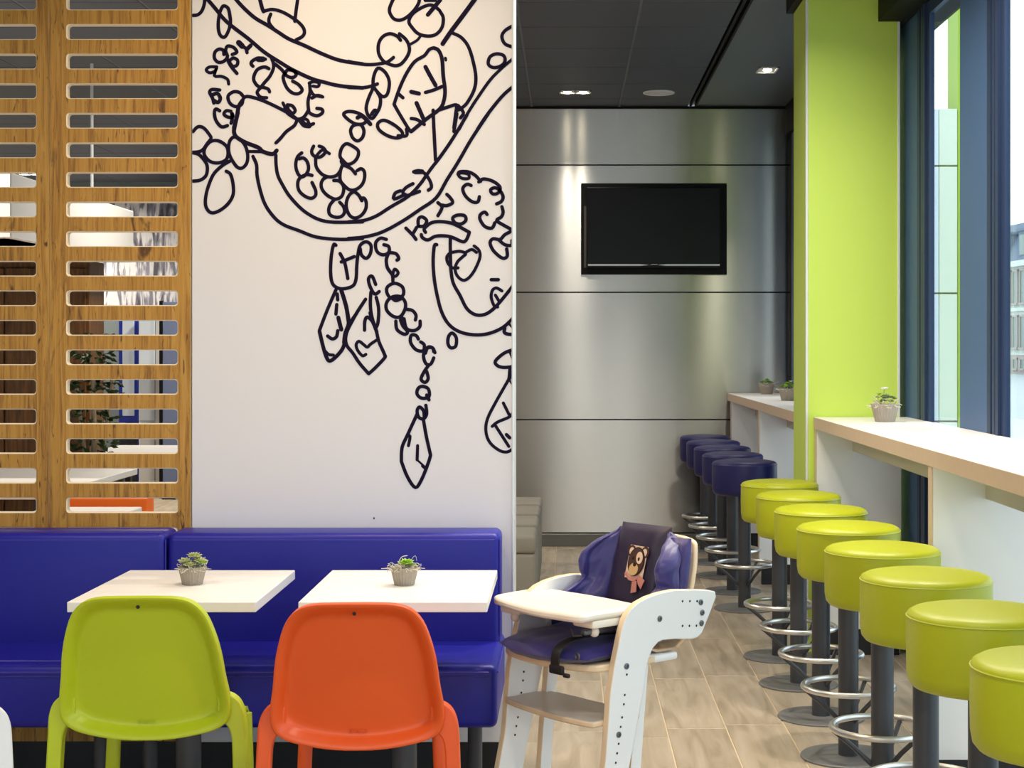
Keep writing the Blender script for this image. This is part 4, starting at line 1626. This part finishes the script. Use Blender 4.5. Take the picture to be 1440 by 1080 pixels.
# tray: rounded board with a lower slide on each side
tp = [(-.115, -.245), (-.02, -.248), (.04, -.240), (.085, -.225), (.112, -.18), (.135, -.09), (.152, -.01), (.157, .06), (.152, .115), (.143, .18), (.125, .205), (.09, .2), (.04, .198), (-.06, .198), (-.105, .195), (-.12, .12), (-.13, 0), (-.128, -.12)]
tp = catmull([(a, b, 0) for a, b in tp], True, 3)
obj('tray', MB().prism([(a, b) for a, b, _ in tp], lambda a, b, t: (a, b, t), .679, .702, 0, 0), TRAYM, hc, smooth=40, bevel=.008)
for s in (-1, 1):
    obj('tray_slide', MB().rbox(-.12, .085, s * .155 - .042, s * .155 + .042, .656, .6785, .007, 2), TRAYM, hc, smooth=40)
    bm_ = MB()
    bm_.lathe([(.0005, -.0145), (.006, -.013), (.011, -.009), (.0142, 0), (.011, .009), (.006, .013), (.0005, .0145)], 20)
    k = obj('knob', bm_, TRAYM, hc, smooth=60)
    k.location = (.052, s * .168, .6425)
# seat board and footrest
sp_ = catmull([(-.15, -.2, 0), (.0, -.2, 0), (.07, -.19, 0), (.105, -.10, 0), (.115, 0, 0), (.105, .10, 0), (.07, .19, 0), (.0, .2, 0), (-.15, .2, 0), (-.20, .16, 0), (-.22, 0, 0), (-.20, -.16, 0)], True, 3)
obj('seat_board', MB().prism([(a, b) for a, b, _ in sp_], lambda a, b, t: (a, b, t), .535, .555), BIRCH, hc, smooth=40, bevel=.005)
fp = catmull([(-.09, -.2, 0), (.03, -.2, 0), (.062, -.201, 0), (.086, -.10, 0), (.098, .0, 0), (.100, .09, 0), (.090, .19, 0), (.065, .201, 0), (-.0, .2, 0), (-.09, .2, 0), (-.1, 0, 0)], True, 3)
obj('footrest', MB().prism([(a, b) for a, b, _ in fp], lambda a, b, t: (a, b, t), .388, .406, 0, 1), [FOOT, BIRCH], hc, smooth=40, bevel=.005)
# rear stub of the seat rail seen under the arm
obj('seat_rail', MB().rbox(-.245, -.06, .165, .200, .534, .557, .008, 2), HCW, hc, smooth=40)
# plywood back
bp = catmull([(-.17, .56, 0), (.17, .56, 0), (.19, .72, 0), (.182, .825, 0), (.15, .866, 0), (.0, .872, 0), (-.14, .862, 0), (-.172, .815, 0), (-.19, .72, 0)], True, 4)
bx = lambda z: -.262 - (z - .56) * .26
obj('back_board', MB().prism([(a, b) for a, b, _ in bp], lambda a, b, t: (bx(b) + t, a, b), -.016, .0), BIRCH, hc, smooth=40, bevel=.004)
# cushions
obj('seat_cushion', MB().pillow(lambda s, t: (-.055 + .175 * s * (1 - .12 * t * t) + (.03 if s > 0 else 0) * (1 - t * t) * s, .188 * t, .583 - .01 * s), lambda s, t: (0, 0, 1), 22, 22, .033, 3.2, 1, .1), NYLON, hc, smooth=80)


def bmid(v0, v1, z0_, z1_, x0_=0, k=0.0):
    def f(s, t):
        z = z0_ + (z1_ - z0_) * (t + 1) / 2
        v = v0 + (v1 - v0) * (s + 1) / 2
        return (bx(z) + .03 + x0_ + k * v * v, v, z)
    return f


obj('back_cushion', MB().pillow(bmid(-.104, .104, .57, .897), lambda s, t: (1, 0, .2), 22, 28, .036, 3.2, 2, .06), NYLOND, hc, smooth=80)


def wing(sg, sd):
    ze = [(.60, -.09), (.66, -.085), (.695, -.12), (.712, -.165), (.735, -.212), (.755, -.200), (.785, -.196), (.81, -.208), (.846, -.25), (.866, -.30), (.89, -.335)]

    def edge(z):
        for (a0, b0), (a1, b1) in zip(ze[:-1], ze[1:]):
            if z <= a1:
                return b0 + (b1 - b0) * max(0, (z - a0)) / (a1 - a0)
        return ze[-1][1]

    def mid(s, t):
        z = .60 + (.884 - .60) * (t + 1) / 2
        a = (s + 1) / 2
        xb = bx(z) + .028
        x = xb + (max(edge(z), xb + .012) - xb) * a
        tp_ = 1 if z < .79 else max(.08, 1 - ((z - .79) / .095) ** 2)
        v = sg * (.098 + .072 * tp_ * math.sin(min(1, a * 1.5) * PI / 2))
        return (x, v, z)

    def nr(s, t):
        return (.55, -sg * .83, .05)
    return MB().pillow(mid, nr, 24, 40, .027, 3.6, sd, .12)


for sg, sd in ((-1, 3), (1, 4)):
    obj('side_cushion', wing(sg, sd), NYLON, hc, smooth=80)
# outer right bolster visible behind the near arm
obj('side_cushion', MB().pillow(lambda s, t: (bx(.735 + .135 * t) + .034 - .012 * s, .150 + .046 * s * (1 - .35 * max(0, t) ** 2), .735 + .135 * t), lambda s, t: (.8, .6, 0), 14, 24, .026, 3, 9, .1), NYLON, hc, smooth=80)
# strap with buckle
stp = catmull([(.152, .118, .556), (.147, .118, .592), (.115, .118, .614), (.05, .118, .624), (-.05, .118, .622), (-.18, .118, .616)], False, 4)
hs = obj('harness_strap', MB().strip(stp, (.034, .004), (0, 1, 0)), STRAP, hc, smooth=40)
obj('buckle', MB().rbox(.142, .156, .095, .148, .533, .558, .005, 2).rbox(.142, .154, .148, .172, .529, .540, .003, 1), STRAP, hs, smooth=40)
# under-tray hardware
obj('tray_bracket', MB().rbox(-.10, .09, .15, .172, .636, .652, .004, 1).tube([(.095, .12, .65), (.10, .135, .632), (.09, .16, .636)], .003, 6), SCREW, hc, smooth=40)
ey = obj('cushion_eyelet', MB().torus(.008, .003, (0, 0, 0), 18, 8), SCREW, hc)
ey.location = (.113, .165, .583)
ey.rotation_euler = (0, PI / 2, 0)
# embroidered teddy badge on the back cushion
def badge():
    zc = .792
    K = .92
    root = hc

    def P(a, b, lift):
        z = zc + b * K
        return (bx(z) + .03 + .0385 + lift, .024 + a * K, z)
    parts = []

    def disc(name, cx, cz, rx, rz, lift, m_, par, n=20, rot=0):
        ring = []
        for k in range(n):
            t = 2 * PI * k / n
            a, b = rx * math.cos(t), rz * math.sin(t)
            ring.append(P(cx + a * math.cos(rot) - b * math.sin(rot), cz + a * math.sin(rot) + b * math.cos(rot), lift))
        back = [(p[0] - .0012, p[1], p[2]) for p in ring]
        mb = MB().add(ring + back, [tuple(range(n))] + [(k, n + k, n + (k + 1) % n, (k + 1) % n) for k in range(n)])
        return obj(name, mb, m_, par, smooth=0)

    def poly(name, pts, lift, m_, par):
        ring = [P(a, b, lift) for a, b in pts]
        back = [(p[0] - .0012, p[1], p[2]) for p in ring]
        n = len(ring)
        return obj(name, MB().add(ring + back, [tuple(range(n))] + [(k, n + k, n + (k + 1) % n, (k + 1) % n) for k in range(n)]), m_, par, smooth=0)
    cream = mat('badge_cream_thread', (228, 196, 172), .8)
    tan = mat('badge_tan_thread', (206, 168, 120), .8)
    brown = mat('badge_brown_thread', (70, 42, 34), .8)
    dark = mat('badge_black_thread', (18, 12, 14), .8)
    pink = mat('badge_pink_thread', (196, 128, 116), .8)
    b = poly('badge', [(-.043, -.05), (.037, -.05), (.04, .05), (-.04, .052)], .002, cream, root)
    for s in (-1, 1):
        disc('ear', s * .030, .034, .017, .018, .0032, brown, b)
        disc('inner_ear', s * .029, .033, .010, .012, .0044, cream, b)
    disc('head_outline', 0, .003, .0365, .045, .0056, dark, b, 28)
    disc('head', 0, .003, .033, .0415, .0068, brown, b, 28)
    disc('eye_patch', .014, .016, .014, .019, .008, cream, b, 20, .2)
    disc('muzzle', -.004, -.021, .020, .019, .008, tan, b)
    disc('nose', -.001, -.006, .007, .006, .0092, dark, b, 12)
    disc('eye', .013, .012, .004, .006, .0092, dark, b, 12)
    disc('eye', -.013, .013, .004, .005, .0092, dark, b, 12)
    poly('scarf', [(-.034, -.028), (-.037, -.038), (-.015, -.055), (.008, -.058), (.024, -.048), (.026, -.036), (.015, -.043), (-.005, -.047), (-.02, -.042)], .0105, pink, b)
    poly('scarf_end', [(.008, -.05), (.022, -.056), (.028, -.088), (.004, -.094), (.002, -.06)], .0095, pink, b)
    poly('scarf_end', [(.022, -.05), (.03, -.038), (.056, -.05), (.046, -.078), (.03, -.064)], .0098, pink, b)


badge()
